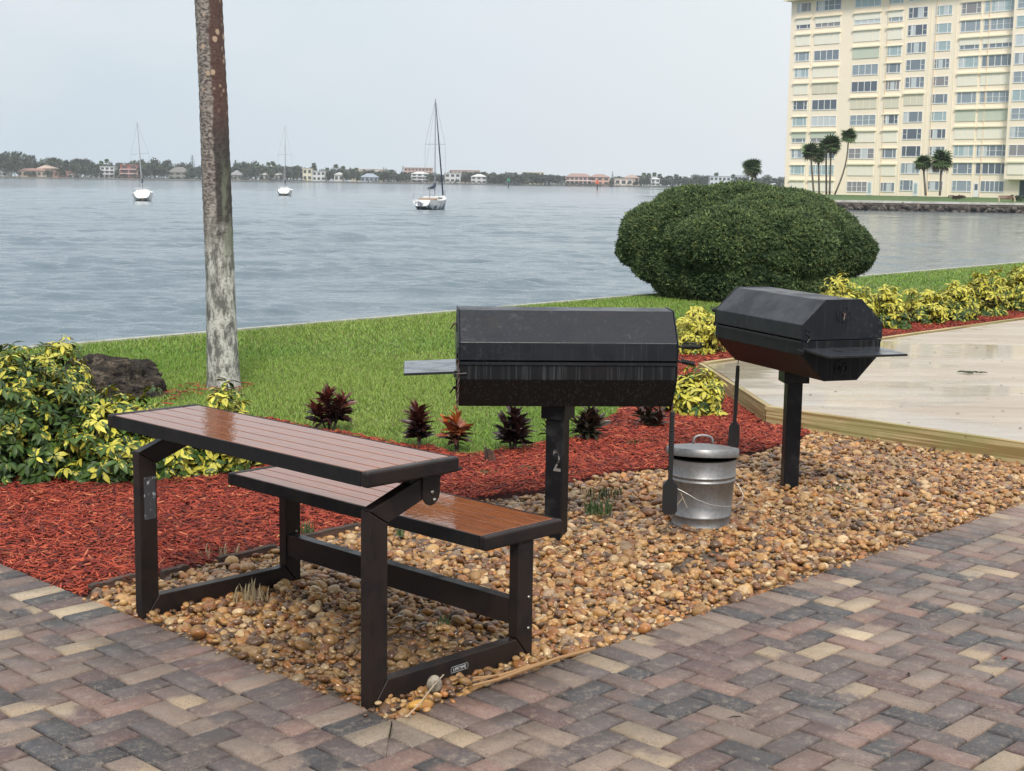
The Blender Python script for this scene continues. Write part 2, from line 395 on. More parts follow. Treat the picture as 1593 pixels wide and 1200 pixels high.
zz = -.004 + bump_h + rng.uniform(-.004, .010, len(G))
near = dist < 5.6
gz_parts += pebble_batch(G[near], zz[near], size[near], 3)
gz_parts += pebble_batch(G[~near], zz[~near], size[~near], 2)
G2 = G[rng.random(len(G)) < .20] + rng.normal(0, .01, (int(0), 2)).sum() ; bh2 = .010 + .012*vnoise(G2, .35, 3, 2)
gz_parts += pebble_batch(G2, bh2 + rng.uniform(0, .008, len(G2)), np.clip(rng.lognormal(math.log(.0155), .36, len(G2)), .008, .034), 2)
# spill on the edges of the paving and into the mulch
sp = np.array([pv(rng.uniform(0, 6.5), -abs(rng.normal(0, .022))) for _ in range(60)] + [pv(-abs(rng.normal(0, .02)), rng.uniform(0, 2)) for _ in range(14)])
gz_parts += pebble_batch(sp, np.full(len(sp), .012), rng.uniform(.007, .014, len(sp)), 2)
V, F, C = merge(gz_parts)
o = np_mesh('gravel', V, F, M_peb, smooth=True, col=C); tag(o, 'tan and brown wet river pebbles filling the bed round the grills', 'gravel', kind='stuff')

# ------------------------------------------------------------------ mulch chips
M_chip = mat('dyed_mulch', (1, 1, 1), .75, attr='tint', bump=[(120, .5, .004)], spec=.3)
ring = [tuple(g2(x, y)) for x, y in ((236, 628), (262, 604), (300, 598), (352, 592), (392, 600), (384, 612), (330, 616), (290, 624), (262, 634))]
P = grid_pts([tuple(p) for p in mulch_poly], .0155, .5); Pr = grid_pts(ring, .022, .5); P = np.concatenate([P, Pr[rng.random(len(Pr)) < .07]])
dd = np.linalg.norm(P, axis=1); keep = (P[:, 0] > -6.5) & (P[:, 0] < 8.5) & (rng.random(len(P)) < np.clip(1.25*8/dd, .35, 1)*.95)
P = P[keep]; n = len(P); dd = dd[keep]
Ln = rng.uniform(.010, .034, n)*np.where(rng.random(n) < .06, 1.7, 1)*np.clip(dd/8, 1, 1.5); Wd = rng.uniform(.0022, .0058, n)*np.clip(dd/8, 1, 1.6)
tv = np.array([(-1, -.6, -.5), (-.2, -1, -.5), (1, -.35, -.5), (.85, .5, -.5), (-.1, 1, -.5), (-.9, .6, -.5)]); tv = np.concatenate([tv, tv*np.array([.95, .85, -1])+np.array([0, 0, 0])])
tf = []
for k in range(6): tf.append((k, (k+1) % 6, 6+(k+1) % 6, 6+k))
tf += [(6, 7, 8, 9), (6, 9, 10, 11)]
a = rng.random(n)*6.28; tl = rng.normal(0, .22, n)
A = frames(np.stack([np.cos(a), np.sin(a), tl], 1), rng.normal(0, .5, n))*np.stack([Ln, Wd, rng.uniform(.0015, .003, n)], 1)[:, None, :]
mh = .018 + .022*vnoise(P, .5, 9, 3)
md = np.min([dist_edge(P, pv(0, 0), pv(0, 4)), dist_edge(P, deckF, deckL), dist_edge(P, deckL, deckB)], 0)
T = np.stack([P[:, 0], P[:, 1], np.maximum(mh*np.clip(md/.25, .3, 1), .002) + rng.uniform(-.004, .014, n)], 1)
mp_ = np.array([(.33, .052, .026), (.25, .036, .020), (.17, .026, .018), (.42, .085, .040), (.09, .022, .017), (.50, .16, .075)]); pr = np.array([5, 5, 4, 2.6, 2.2, .5]); pr /= pr.sum()
cc = mp_[rng.choice(6, n, p=pr)]*rng.uniform(.8, 1.2, (n, 1))*np.clip(1 - .55*np.clip(vnoise(P, .7, 21, 3), 0, 1), .4, 1)[:, None]  # chip colour darkened in noise patches, painting in shadows between chips
V, F, C = inst(tv, np.array(tf), A, T, cc)
o = np_mesh('mulch', V, F, M_chip, col=C); tag(o, 'red dyed wood chip mulch in the planting beds', 'mulch', kind='stuff')

# ------------------------------------------------------------------ grass
M_grass, nt, b = newmat('grass_blade')
A = nn(nt, 'ShaderNodeAttribute', attribute_name='tint'); L(nt, A.outputs['Color'], b.inputs['Base Color']); b.inputs['Roughness'].default_value = .5; b.inputs['Specular IOR Level'].default_value = .35
sea_cut = lambda P, m: ((P-S0)@sn) < -m
def grass_field(poly, step, hmin, hmax, wd, avoid=None):
    P = grid_pts(poly, step, .6); P = P[sea_cut(P, .12)]
    P = P[~in_poly(P, [tuple(p) for p in mulch_poly])]; P = P[~in_poly(P, [tuple(p) for p in deck_poly])]; P = P[~in_poly(P, [tuple(p) for p in gravel_poly])]; P = P[~in_poly(P, ring) | (rng.random(len(P)) < .75)]
    P = P[((P-C0)@E2 > .03) & ((P-C0)@E1 > .03)]
    n = len(P); h = rng.uniform(hmin, hmax, n)*(1+.25*vnoise(P, .25, 31, 2)); a = rng.random(n)*6.28; lean = rng.uniform(.15, 1.1, n)
    D = np.stack([np.cos(a)*lean, np.sin(a)*lean, np.ones(n)], 1)
    tv = np.array([(0, -1, 0), (0, 1, 0), (.55, .75, .0), (.55, -.75, .0), (1, .08, -.16), (1, -.08, -.16)]); tf = np.array([(0, 1, 2, 3), (3, 2, 4, 5)])
    A = frames(D, rng.random(n)*6.28)*np.stack([h, np.full(n, wd)*rng.uniform(.7, 1.3, n), h], 1)[:, None, :]
    pn = vnoise(P, .22, 33, 3)[:, None]; pn2 = vnoise(P, .9, 35, 2)[:, None]
    g1 = np.array([.155, .262, .040]); gy = np.array([.27, .34, .075]); gd = np.array([.095, .205, .028])
    c = g1 + (gy-g1)*np.clip(.22+.5*pn, 0, 1) + (gd-g1)*np.clip(.35*pn2, 0, 1); c = c*rng.uniform(.75, 1.25, (n, 1))
    dry = rng.random(n) < .07; c[dry] = np.array([.28, .24, .10])*rng.uniform(.6, 1.1, (dry.sum(), 1))
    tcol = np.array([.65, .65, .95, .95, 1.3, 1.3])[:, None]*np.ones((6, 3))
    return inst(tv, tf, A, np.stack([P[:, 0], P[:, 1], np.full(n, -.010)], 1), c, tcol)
deck_poly = [deckL, deckF, deckR, deckB]
z1 = [(-5.2, 7.2), (3.4, 7.2), (3.4, 13.2), (-5.2, 13.2)]
z2 = [(-6, 13.2), (9.5, 13.2), (9.5, 22), (-6, 22)]
z3 = [(3.4, 8.0), (9.5, 8.0), (9.5, 13.2), (3.4, 13.2)]
z4 = [(-2, 22), (17, 22), (17, 40), (-2, 40)]
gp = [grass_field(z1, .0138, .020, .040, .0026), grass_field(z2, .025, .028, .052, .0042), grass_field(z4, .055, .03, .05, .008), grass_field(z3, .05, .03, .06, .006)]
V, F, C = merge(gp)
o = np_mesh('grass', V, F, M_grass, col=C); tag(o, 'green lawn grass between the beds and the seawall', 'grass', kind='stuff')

# ------------------------------------------------------------------ near seawall
M_cap = mat('seawall_concrete', (.36, .36, .31), .85, var=[(4, (.20, .20, .16), .45, .7)], bump=[(40, .4, .01)])
r_ = empty('seawall', (0, 0, 0), 0, 'long low pale concrete seawall at the far edge of the near lawn', 'seawall')
mb = MB(); q = sn
def strip(mb, o0, o1, z0, z1):
    mb.prism([tuple(SA+q*o0), tuple(SB+q*o0), tuple(SB+q*o1), tuple(SA+q*o1)][::1], z0, z1)
strip(mb, -.02, .085, -.02, .006); mb.build('wall_cap', M_cap, r_)
mb = MB(); strip(mb, .0, .08, -2.6, -.023); mb.build('wall_panel', mat('seawall_face', (.16, .15, .12), .9, var=[(3, (.07, .065, .05), .4, .6)]), r_)

# ------------------------------------------------------------------ sea
def sea():
    r = [15.]; 
    while r[-1] < 1290: r.append(r[-1]*1.0036)
    r = np.array(r); nt_ = 330; th = np.linspace(rad(-33), rad(33), nt_)
    R, T = np.meshgrid(r, th, indexing='ij'); X = R*np.sin(T); Y = R*np.cos(T); sp = R*.0036
    P = np.stack([X.ravel(), Y.ravel()], 1); SP = sp.ravel(); Z = np.zeros(len(P)); g = np.random.default_rng(5)
    warp = np.stack([vnoise(P, .02, 51, 3), vnoise(P, .02, 52, 3)], 1)*4
    gust = (.80+.45*vnoise(P*np.array([.35, 1]), .008, 53, 3))*(.35+1.25*np.clip(.5+.8*vnoise(P*np.array([.45, 1]), .22, 54, 2), 0, 1))*(.6+.8*np.clip(.5+.8*vnoise(P*np.array([.45, 1]), .05, 55, 2), 0, 1))
    for lam in np.geomspace(.20, 4.2, 26):
        for j in range(2):
            a = g.normal(rad(104), .52); k = np.array([math.cos(a), math.sin(a)])*2*math.pi/lam
            amp = .0098*lam**.30*g.uniform(.6, 1.2)*np.clip((lam/SP-2.2)/3, 0, 1)
            ph = (P+warp*min(1, lam))@k + g.random()*6.28; s = np.sin(ph)
            Z += amp*(s + .25*np.cos(2*ph))
    calm = 1-.60*np.clip((X.ravel()/Y.ravel()-.17)/.06, 0, 1)
    Z *= gust*calm*np.clip((1290-R.ravel())/300, 0, 1)
    V = np.concatenate([P, (SEA+Z)[:, None]], 1); n, m_ = R.shape
    i, j = np.meshgrid(np.arange(n-1), np.arange(m_-1), indexing='ij'); a = (i*m_+j).ravel()
    F = np.stack([a, a+1, a+m_+1, a+m_], 1)[:, ::-1]
    big = np.array([(-6000, -300, SEA-.35), (6000, -300, SEA-.35), (6000, 9000, SEA-.35), (-6000, 9000, SEA-.35)]); F = np.concatenate([F, [[len(V), len(V)+1, len(V)+2, len(V)+3]]]); V = np.concatenate([V, big])
    m, nt, b = newmat('bay_water')
    v = coords(nt); b.inputs['Base Color'].default_value = (.080, .118, .142, 1)
    b.inputs['Roughness'].default_value = .07; b.inputs['IOR'].default_value = 1.33; b.inputs['Specular IOR Level'].default_value = .5
    cd = nn(nt, 'ShaderNodeCameraData') if False else None
    b1 = nn(nt, 'ShaderNodeBump'); b1.inputs['Strength'].default_value = .9; b1.inputs['Distance'].default_value = .07; L(nt, noise(nt, v, 2.2, 5, .6), b1.inputs['Height'])
    b2 = nn(nt, 'ShaderNodeBump'); b2.inputs['Strength'].default_value = .4; b2.inputs['Distance'].default_value = .35; L(nt, noise(nt, coords(nt, (1, .8, 1), (0, 0, .5)), .35, 6, .65), b2.inputs['Height']); L(nt, b1.outputs[0], b2.inputs['Normal'])
    L(nt, b2.outputs[0], b.inputs['Normal'])
    o = np_mesh('water', V, F, m, smooth=True); o['kind'] = 'structure'
sea()
HAZE = 0.00014
# ------------------------------------------------------------------ convertible picnic bench
def picnic():
    M_fr = mat('brown_powder_coat', (.022, .015, .013), .40, spec=.22, var=[(9, (.014, .011, .011), .45, .6)], bump=[(300, .12, .002)], rvar=(6, .32, .55))
    M_rim = mat('weathered_rim', (.011, .010, .010), .45, spec=.25, var=[(6, (.008, .008, .010), .4, .62, (14, 14, 1.2))], rvar=(8, .4, .7))
    M_bd, nt, b = newmat('wet_faux_wood'); v = coords(nt, (22, 1.2, 1))
    c = mix(nt, mrange(nt, noise(nt, v, 6, 4), .35, .65), (.27, .080, .022), (.16, .048, .015)); c = mix(nt, mrange(nt, noise(nt, coords(nt), 7, 4), .5, .7, 0, .4), c, (.24, .09, .035)); L(nt, c, b.inputs['Base Color'])
    b.inputs['Roughness'].default_value = .6; b.inputs['Specular IOR Level'].default_value = .05; b.inputs['Coat Weight'].default_value = 1; b.inputs['Coat IOR'].default_value = 1.5
    v2 = coords(nt, (1, 1, 1)); L(nt, mrange(nt, noise(nt, v2, 9, 3), .45, .62, .015, .06), b.inputs['Coat Roughness'])
    bn = nn(nt, 'ShaderNodeBump'); bn.inputs['Strength'].default_value = .22; bn.inputs['Distance'].default_value = .003; L(nt, noise(nt, coords(nt), 34, 3), bn.inputs['Height']); L(nt, bn.outputs[0], b.inputs['Coat Normal'])
    bn2 = nn(nt, 'ShaderNodeBump'); bn2.inputs['Strength'].default_value = .35; bn2.inputs['Distance'].default_value = .0015; L(nt, noise(nt, coords(nt, (60, 3, 1)), 6, 3), bn2.inputs['Height']); L(nt, bn2.outputs[0], b.inputs['Normal'])
    M_bolt = mat('steel_bolt', (.35, .33, .30), .35, 1)
    f = g2(575, 1103)
    R = empty('picnic_bench', (f[0], f[1], .0), TH, 'brown metal and plank bench joined to a narrow wet table, standing on pebbles', 'picnic bench')
    def plank_top(name, x0, x1, y0, y1, zt, th, nb):
        top = MB(); rim = .009; cap = .034
        bw = (x1-x0-2*rim)/nb
        for i in range(nb):
            top.box(x0+rim+i*bw+.0024, x0+rim+(i+1)*bw-.0024, y0+cap+.003, y1-cap-.003, zt-.02, zt)
        o = top.build(name, M_bd, R, bevel=.0016)
        r = MB()
        r.box(x0, x0+rim-.001, y0+cap, y1-cap, zt-th, zt+.0005); r.box(x1-rim+.001, x1, y0+cap, y1-cap, zt-th, zt+.0005)
        r.build('edge_rail', M_rim, o, bevel=.002)
        for (a, b_) in ((y0, y0+cap), (y1-cap, y1)):
            e = MB(); e.box(x0-.002, x1+.002, a, b_, zt-th-.001, zt+.002); e.build('end_cap', M_fr, o, bevel=.009, seg=3)
        u = MB(); u.box(x0+rim, x1-rim, y0+.03, y1-.03, zt-th+.004, zt-.0018); u.build('underside_gap_shade', M_rim, o)  # dark sheet reaches up between the boards, painting their gaps as shaded
        return o
    plank_top('table_top', -.055, .325, -.055, 1.40, .757, .046, 5)
    plank_top('bench_seat', .492, .872, -.012, 1.435, .460, .047, 5)
    for k, y0 in enumerate((0., 1.283)):
        y1 = y0+.044
        # outer leg with its angled arm: one profile extruded in y
        m = Matrix(((1, 0, 0, 0), (0, 0, 1, 0), (0, 1, 0, 0), (0, 0, 0, 1)))
        def pr(poly, ya, yb, name, mt, bev=.004, par=R):
            mb = MB(); mb.prism(poly, ya, yb, m=m); ob = mb.build(name, mt, par, bevel=bev); return ob
        pr([(0, -.02), (.074, .078), (.074, .573), (0, .622)], y0, y1, 'leg', M_fr)
        pr([(.0012, .6235), (.075, .5748), (.285, .650), (.285, .708), (.20, .693)], y0, y1, 'table_arm', M_fr)
        pr([(.0025, -.02), (.734, -.02), (.660, .074), (.0765, .0765)], y0, y1, 'foot_rail', M_fr)
        pr([(.7375, -.02), (.7375, .412), (.662, .412), (.662, .076)], y0, y1, 'leg', M_fr)
        # bracket plate with rounded bottom
        bp = [(.213, .712), (.213, .645)] + [(.2505+.0375*math.cos(t), .645+.040*math.sin(t)) for t in np.linspace(math.pi*1.05, math.pi*1.95, 9)] + [(.288, .645), (.288, .712)]
        ys = (y0-.006, y0-.0005) if k == 0 else (y0-.0065, y0-.0005)
        pl = pr(bp[::-1], ys[0], ys[1], 'hinge_plate', M_fr, .0015)
        for (bx, bz) in ((.252, .648), (.262, .622)):
            mb = MB(); mm = Matrix.Translation((bx, ys[0], bz)) @ Matrix.Rotation(rad(90), 4, 'X'); mb.lathe([(.0001, .006), (.0045, .0055), (.0065, .003), (.0068, 0)], 12, mm); mb.build('bolt', M_bolt, pl, smooth=True)
        mb = MB(); mb.box(.17, .30, y0+.004, y1-.004, .685, .7098); mb.build('support_block', M_rim, R)
        for bz in (.212, .102):
            mb = MB(); mm = Matrix.Translation((.715, y0, bz)) @ Matrix.Rotation(rad(90), 4, 'X'); mb.lathe([(.0001, .005), (.0045, .0045), (.0062, .002), (.0065, 0)], 12, mm); mb.build('bolt', M_bolt, R, smooth=True)
    mb = MB(); mb.box(.668, .712, .0445, 1.2825, .118, .205); mb.box(.6675, .7125, .55, .553, .1175, .2055); mb.build('stretcher', M_fr, R, bevel=.003)
    # folding lever poking out from below the table top
    mb = MB(); mb.prism([(.27, .685), (.30, .712), (.375, .700), (.455, .688), (.455, .683), (.36, .677)], .06, .085, m=Matrix(((1, 0, 0, 0), (0, 0, 1, 0), (0, 1, 0, 0), (0, 0, 0, 1)))); mb.build('folding_lever', M_rim, R, bevel=.002)
    # worn warning sticker on the far outer leg
    M_st = mat('worn_sticker', (.05, .05, .055), .45, var=[(60, (.42, .43, .45), .56, .66, (1, 1, .6))], bump=[(80, .5, .003)])
    mb = MB(); mb.box(.018, .066, 1.2805, 1.2828, .37, .53); mb.build('worn_sticker', M_st, R)
    # maker's badge on the near foot rail
    M_bk = mat('badge_black', (.008, .008, .008), .35); M_wh = mat('badge_lettering', (.5, .5, .5), .5)
    bd = MB(); bx, bz, hw, hh = .385, .040, .040, .0115
    bd.prism([(bx+hw*sx-(.004*sx if c else 0), bz+hh*sz-(0 if c else .004*sz)) for (sx, sz, c) in ((-1, -1, 1), (1, -1, 1), (1, -1, 0), (1, 1, 0), (1, 1, 1), (-1, 1, 1), (-1, 1, 0), (-1, -1, 0))], -.0022, -.0005, m=Matrix(((1, 0, 0, 0), (0, 0, 1, 0), (0, 1, 0, 0), (0, 0, 0, 1))))
    bo = bd.build('badge', M_bk, R)
    ou = MB()
    for (x0, x1, z0, z1) in ((-hw+.003, hw-.003, hh-.0022, hh-.0012), (-hw+.003, hw-.003, -hh+.0012, -hh+.0022), (-hw+.001, -hw+.002, -hh+.004, hh-.004), (hw-.002, hw-.001, -hh+.004, hh-.004)):
        ou.box(bx+x0, bx+x1, -.0028, -.0023, bz+z0, bz+z1)
    ou.build('badge_outline', M_wh, bo)
    text_mesh('badge_text', 'LIFETIME', .0155, .0006, M_wh, bo, Matrix.Translation((bx, -.0026, bz-.0055)) @ Matrix.Rotation(rad(90), 4, 'X'))
def text_mesh(name, s, size, ext, m, parent, mw, align='CENTER'):
    cu = bpy.data.curves.new(name, 'FONT'); cu.body = s; cu.size = size; cu.extrude = ext; cu.align_x = align
    t = bpy.data.objects.new(name+'_src', cu); COL.objects.link(t)
    dg = bpy.context.evaluated_depsgraph_get(); me = bpy.data.meshes.new_from_object(t.evaluated_get(dg)); bpy.data.objects.remove(t)
    me.transform(mw); me.materials.clear(); me.materials.append(m); return link(name, me, parent)
picnic()

# ------------------------------------------------------------------ charcoal grills
M_gm, nt, b = newmat('black_grill_steel'); v = coords(nt)
dr = noise(nt, coords(nt, (55, 55, 2.2)), 1.6, 3); c = mix(nt, mrange(nt, dr, .56, .72, 0, .5), (.008, .010, .014), (.034, .039, .050))
sp_ = noise(nt, v, 38, 4, .75); ms = mrange(nt, noise(nt, v, 3.2, 2), .48, .64); c = mix(nt, mth(nt, 'MULTIPLY', mrange(nt, sp_, .52, .68), mth(nt, 'MULTIPLY', ms, .6)), c, (.050, .055, .062))
c = mix(nt, mrange(nt, noise(nt, v, 5.5, 4), .56, .74, 0, .45), c, (.022, .013, .012))
L(nt, c, b.inputs['Base Color']); L(nt, mrange(nt, noise(nt, v, 7, 4), .35, .65, .30, .52), b.inputs['Roughness']); b.inputs['Specular IOR Level'].default_value = .38
bn = nn(nt, 'ShaderNodeBump'); bn.inputs['Strength'].default_value = .25; bn.inputs['Distance'].default_value = .003; L(nt, noise(nt, v, 14, 5), bn.inputs['Height']); L(nt, bn.outputs[0], b.inputs['Normal'])
M_gd, nt, b = newmat('sooty_grill_steel'); v = coords(nt)
dr = noise(nt, coords(nt, (70, 70, 1.6)), 1.5, 3); c = mix(nt, mrange(nt, dr, .50, .70, 0, .8), (.007, .008, .010), (.045, .048, .052)); c = mix(nt, mrange(nt, noise(nt, v, 4, 4), .52, .7, 0, .6), c, (.012, .008, .008))
L(nt, c, b.inputs['Base Color']); b.inputs['Roughness'].default_value = .45; b.inputs['Specular IOR Level'].default_value = .22
M_tool = mat('tool_black', (.010, .010, .011), .45); M_chain = mat('rusty_chain', (.16, .13, .12), .6, .7, var=[(60, (.12, .05, .03), .45, .6)])
M_shelf = mat('shelf_steel', (.10, .11, .125), .18, .6, var=[(9, (.04, .04, .05), .5, .7)], rvar=(9, .10, .28))
M_pole = mat('post_black', (.006, .006, .008), .42, spec=.25, var=[(12, (.022, .022, .024), .5, .7)], bump=[(60, .2, .002)])
def chain(mb, pts, r=.0017, ln=.017):
    P = [Vector(p) for p in pts]; segs = []; 
    tot = sum((P[i+1]-P[i]).length for i in range(len(P)-1)); n = max(2, int(tot/ln))
    def pt(s):
        for i in range(len(P)-1):
            d = (P[i+1]-P[i]).length
            if s <= d or i == len(P)-2: return P[i].lerp(P[i+1], min(1, s/d)), (P[i+1]-P[i]).normalized()
            s -= d
    for k in range(n):
        c, d = pt((k+.5)*tot/n); o = d.orthogonal().normalized(); o.rotate(Matrix.Rotation(rad(90*(k % 2)+20), 3, d).to_quaternion())
        lp = [c + d*(math.cos(t)*ln*.68) + o*(math.sin(t)*ln*.34) for t in np.linspace(0, 2*math.pi, 9)[:-1]]
        mb.tube(lp, r, 5, close=True)
def grill(name, label, x, y, yaw, Lg, Wd, zb, hs, tf, bf, post_w, post_dx, post_yaw, sleeve, post_lean=(0, 0), num=None, ys=-1):
    R = empty(name, (x, y, 0), yaw, label, 'barbecue grill', 'post mounted charcoal grills')
    z0, z1, z2, z3 = zb, zb+hs[0], zb+hs[0]+hs[1], zb+sum(hs); zm = z1 + hs[1]*.50; h = Lg/2; t = .006
    def X(poly, xa, xb, nm, mt, par, bev=.003):
        # polygon in (y,z) extruded along x
        mb = MB(); mb.prism(poly, xa, xb, m=Matrix(((0, 0, 1, 0), (1, 0, 0, 0), (0, 1, 0, 0), (0, 0, 0, 1)))); return mb.build(nm, mt, par, bevel=bev)
    W = Wd
    low = [(-W/2, zm-.003), (-W/2, z1), (-W*bf/2, z0), (W*bf/2, z0), (W/2, z1), (W/2, zm-.003)]
    body = X(low[::-1], -h, h, 'firebox', M_gd, R)
    # open lip of the firebox
    mb = MB(); mb.bar((-h, -W/2-.004, zm-.010), (h, -W/2-.004, zm-.010), .008, .012); mb.bar((-h, W/2+.004, zm-.010), (h, W/2+.004, zm-.010), .008, .012); mb.build('rim_bar', M_gm, body)
    e = .007
    lid = X([(-W/2-e, zm+.002), (W/2+e, zm+.002), (W/2+e, z2), (W*tf/2, z3), (-W*tf/2, z3), (-W/2-e, z2)], -h-.001, h+.001, 'lid', M_gm, R, .004)
    for s in (-1, 1):   # end plates proud of the shell, with damper wheels
        pe = X([(-W/2-e-.002, zm+.0), (W/2+e+.002, zm+.0), (W/2+e+.002, z2+.001), (W*tf/2+.001, z3+.004), (-W*tf/2-.001, z3+.004), (-W/2-e-.002, z2+.001)], s*(h+.0015) if s > 0 else -(h+.006), s*(h+.006) if s > 0 else -(h+.0015), 'lid_end_plate', M_gm, R, .0015)
        pl = X([(-W/2-.001, zm-.004), (-W/2-.001, z1), (-W*bf/2, z0-.001), (W*bf/2, z0-.001), (W/2+.001, z1), (W/2+.001, zm-.004)][::-1], h+.0005 if s > 0 else -(h+.005), h+.005 if s > 0 else -(h+.0005), 'firebox_end_plate', M_gd, R, .0015)
        for (yc, zc, rr, par) in ((.0, z3-.070, .042, pe), (.0, z0+.065, .038, pl)):
            mb = MB(); mm = Matrix.Translation((s*(h+.0055), yc*s, zc)) @ Matrix.Rotation(rad(90)*s, 4, 'Y')
            # disc with four round holes: ring + spokes
            mb.lathe([(rr*.80, 0), (rr, 0), (rr, .004), (rr*.80, .004), (rr*.80, 0)], 28, mm); mb.lathe([(.0001, .004), (rr*.34, .004), (rr*.34, 0)], 20, mm)
            for k in range(4):
                a = rad(90*k+35); mb.box(rr*.28, rr*.85, -rr*.20, rr*.20, .0, .0038, m=mm @ Matrix.Rotation(a, 4, 'Z'))
            w_ = mb.build('damper_wheel', M_gm if par is pe else M_gd, par, smooth=False)
            mb = MB(); mb.lathe([(.0001, .018), (.006, .016), (.007, .004)], 12, mm); tp = mm @ Matrix.Rotation(rad(150), 4, 'Z'); a0 = tp @ Vector((.0, 0, .012)); a1 = tp @ Vector((.032, 0, .030)); mb.tube([a0, a1], [.004, .003], 8)
            mb.build('damper_knob', M_chain if par is pe and s < 0 else M_tool, w_)
    # folding shelf on the -x end
    zs = z1 + .036
    sh = MB(); m_ = Matrix.Translation((-h-.008, 0, zs)) @ Matrix.Rotation(rad(-2.5), 4, 'Y')
    sh.box(-.235, .012, -W/2*.98, W/2*.98, -.004, .0, m=m_); so_ = sh.build('side_shelf', M_shelf, R, bevel=.001)
    sh = MB(); 
    for yy in (-W/2*.98, W/2*.98): sh.box(-.235, .012, yy-.0015, yy+.0015, -.011, -.0005, m=m_)
    sh.box(-.2365, -.2335, -W/2*.98, W/2*.98, -.011, -.0005, m=m_); sh.build('shelf_flange', M_tool, so_)
    mb = MB(); mb.tube([(-h-.03, ys*(W/2+.006), zs-.012), (-h+.03, ys*(W/2+.006), zs-.008)], .004, 8); mb.tube([(-h-.02, ys*(W/2+.006), zs+.004), (-h-.02, ys*(W/2+.006), zs-.025)], .005, 8); mb.build('shelf_pin', M_tool, so_)
    # bent wire hinge and chain by the shelf
    mb = MB(); xx = -h-.010; yv = ys*(W/2-.016)
    mb.tube([(xx, yv-ys*a_, zm+b_) for a_, b_ in ((.018, .050), (0, .054), (-.004, .034), (.014, .026), (.020, .008), (.004, -.010), (-.006, .004))], .0035, 6); mb.build('wire_hinge', M_tool, R)
    if num:
        mb = MB(); chain(mb, [(-h-.012, -W/2-.004, zm+.005), (-h-.006, -W/2-.012, zs-.01), (-h-.010, -W/2-.010, z0-.01)]); mb.build('shelf_chain', M_chain, R)
    # coil handles on the +x end
    for (zc, ln, dz, r0) in ((zm+.065, .075, .0, 0), (zm-.000, .055, -.006, 1)):
        mb = MB(); yy = ys*(W/2-.03)
        mb.tube([(h, yy, zc), (h+.03, yy, zc+dz*.3), (h+.03+ln, yy-.004, zc+dz*2)], .006, 8)
        g_ = mb.build('handle_rod', M_tool, R, smooth=True)
        mb = MB(); hp = []
        for k in range(int(18*ln/.055)*3):
            a = k/3*2*math.pi/3; u = k/(int(18*ln/.055)*3)
            hp.append((h+.028+ln*u*1.05, yy+.0105*math.cos(a*2)-.004*u, zc+dz*2*u+.0105*math.sin(a*2)))
        mb.tube(hp, .0026, 5); 
        if r0 == 0: mb.tube([(h+.028+ln, yy, zc), (h+.05+ln, yy, zc+.004), (h+.050+ln, yy, zc+.016), (h+.02+ln, yy, zc+.018), (h+.03, yy, zc+.014)], .003, 6)
        mb.build('spring_grip', M_tool, g_, smooth=True)
    # post with its sleeve
    P = empty('post_pivot', (0, 0, 0)) if False else None
    mm = Matrix.Translation((post_dx, 0, 0)) @ Matrix.Rotation(post_yaw, 4, 'Z')
    pw = post_w/2; mb = MB(); lx, ly = post_lean
    vs = [(sx*pw+lx*(0 if k else 1), sy*pw+ly*(0 if k else 1), (-.3, z0-.0)[k]) for k in (0, 1) for sy in (-1, 1) for sx in (-1, 1)]
    vs = [tuple(mm @ Vector(p)) for p in vs]
    mb.add(vs, [(0, 2, 3, 1), (4, 5, 7, 6), (0, 1, 5, 4), (2, 6, 7, 3), (0, 4, 6, 2), (1, 3, 7, 5)]); po = mb.build('post', M_pole, R, bevel=.006)
    mb = MB(); mb.box(-sleeve[0]/2, sleeve[0]/2, -sleeve[1]/2, sleeve[1]/2, z0-sleeve[2], z0-.0005, m=mm); mb.build('mounting_sleeve', M_pole, R, bevel=.003)
    return R, dict(h=h, W=W, z0=z0, z1=z1, zm=zm, mm=mm, pw=pw, post=po)
G1, d1 = grill('charcoal_grill', 'black octagonal barrel grill on a post painted with the number 2', .232, 6.517, rad(4.1), .957, .445, .627, (.133, .165, .130), .42, .56, .084, -.020, rad(-30), (.118, .118, .072), num=2)
G2, d2 = grill('charcoal_grill', 'black octagonal barrel grill beside the concrete pad with a shelf on its near end', 1.500, 7.657, rad(110.5), .894, .455, .649, (.132, .154, .121), .46, .43, .082, -.012, rad(-17), (.135, .135, .066), ys=1)
# painted number on the post of grill 1: a brushed 2 wrapping the right-hand edge
M_pt = mat('number_paint', (.19, .17, .155), .7, var=[(38, (.012, .012, .012), .48, .58)])
text_mesh('painted_number', '2', .145, .0006, M_pt, d1['post'], d1['mm'] @ Matrix.Translation((.018, -d1['pw']-.0008, .315)) @ Matrix.Rotation(rad(90), 4, 'X') @ Matrix.Diagonal((.62, 1, 1, 1)))
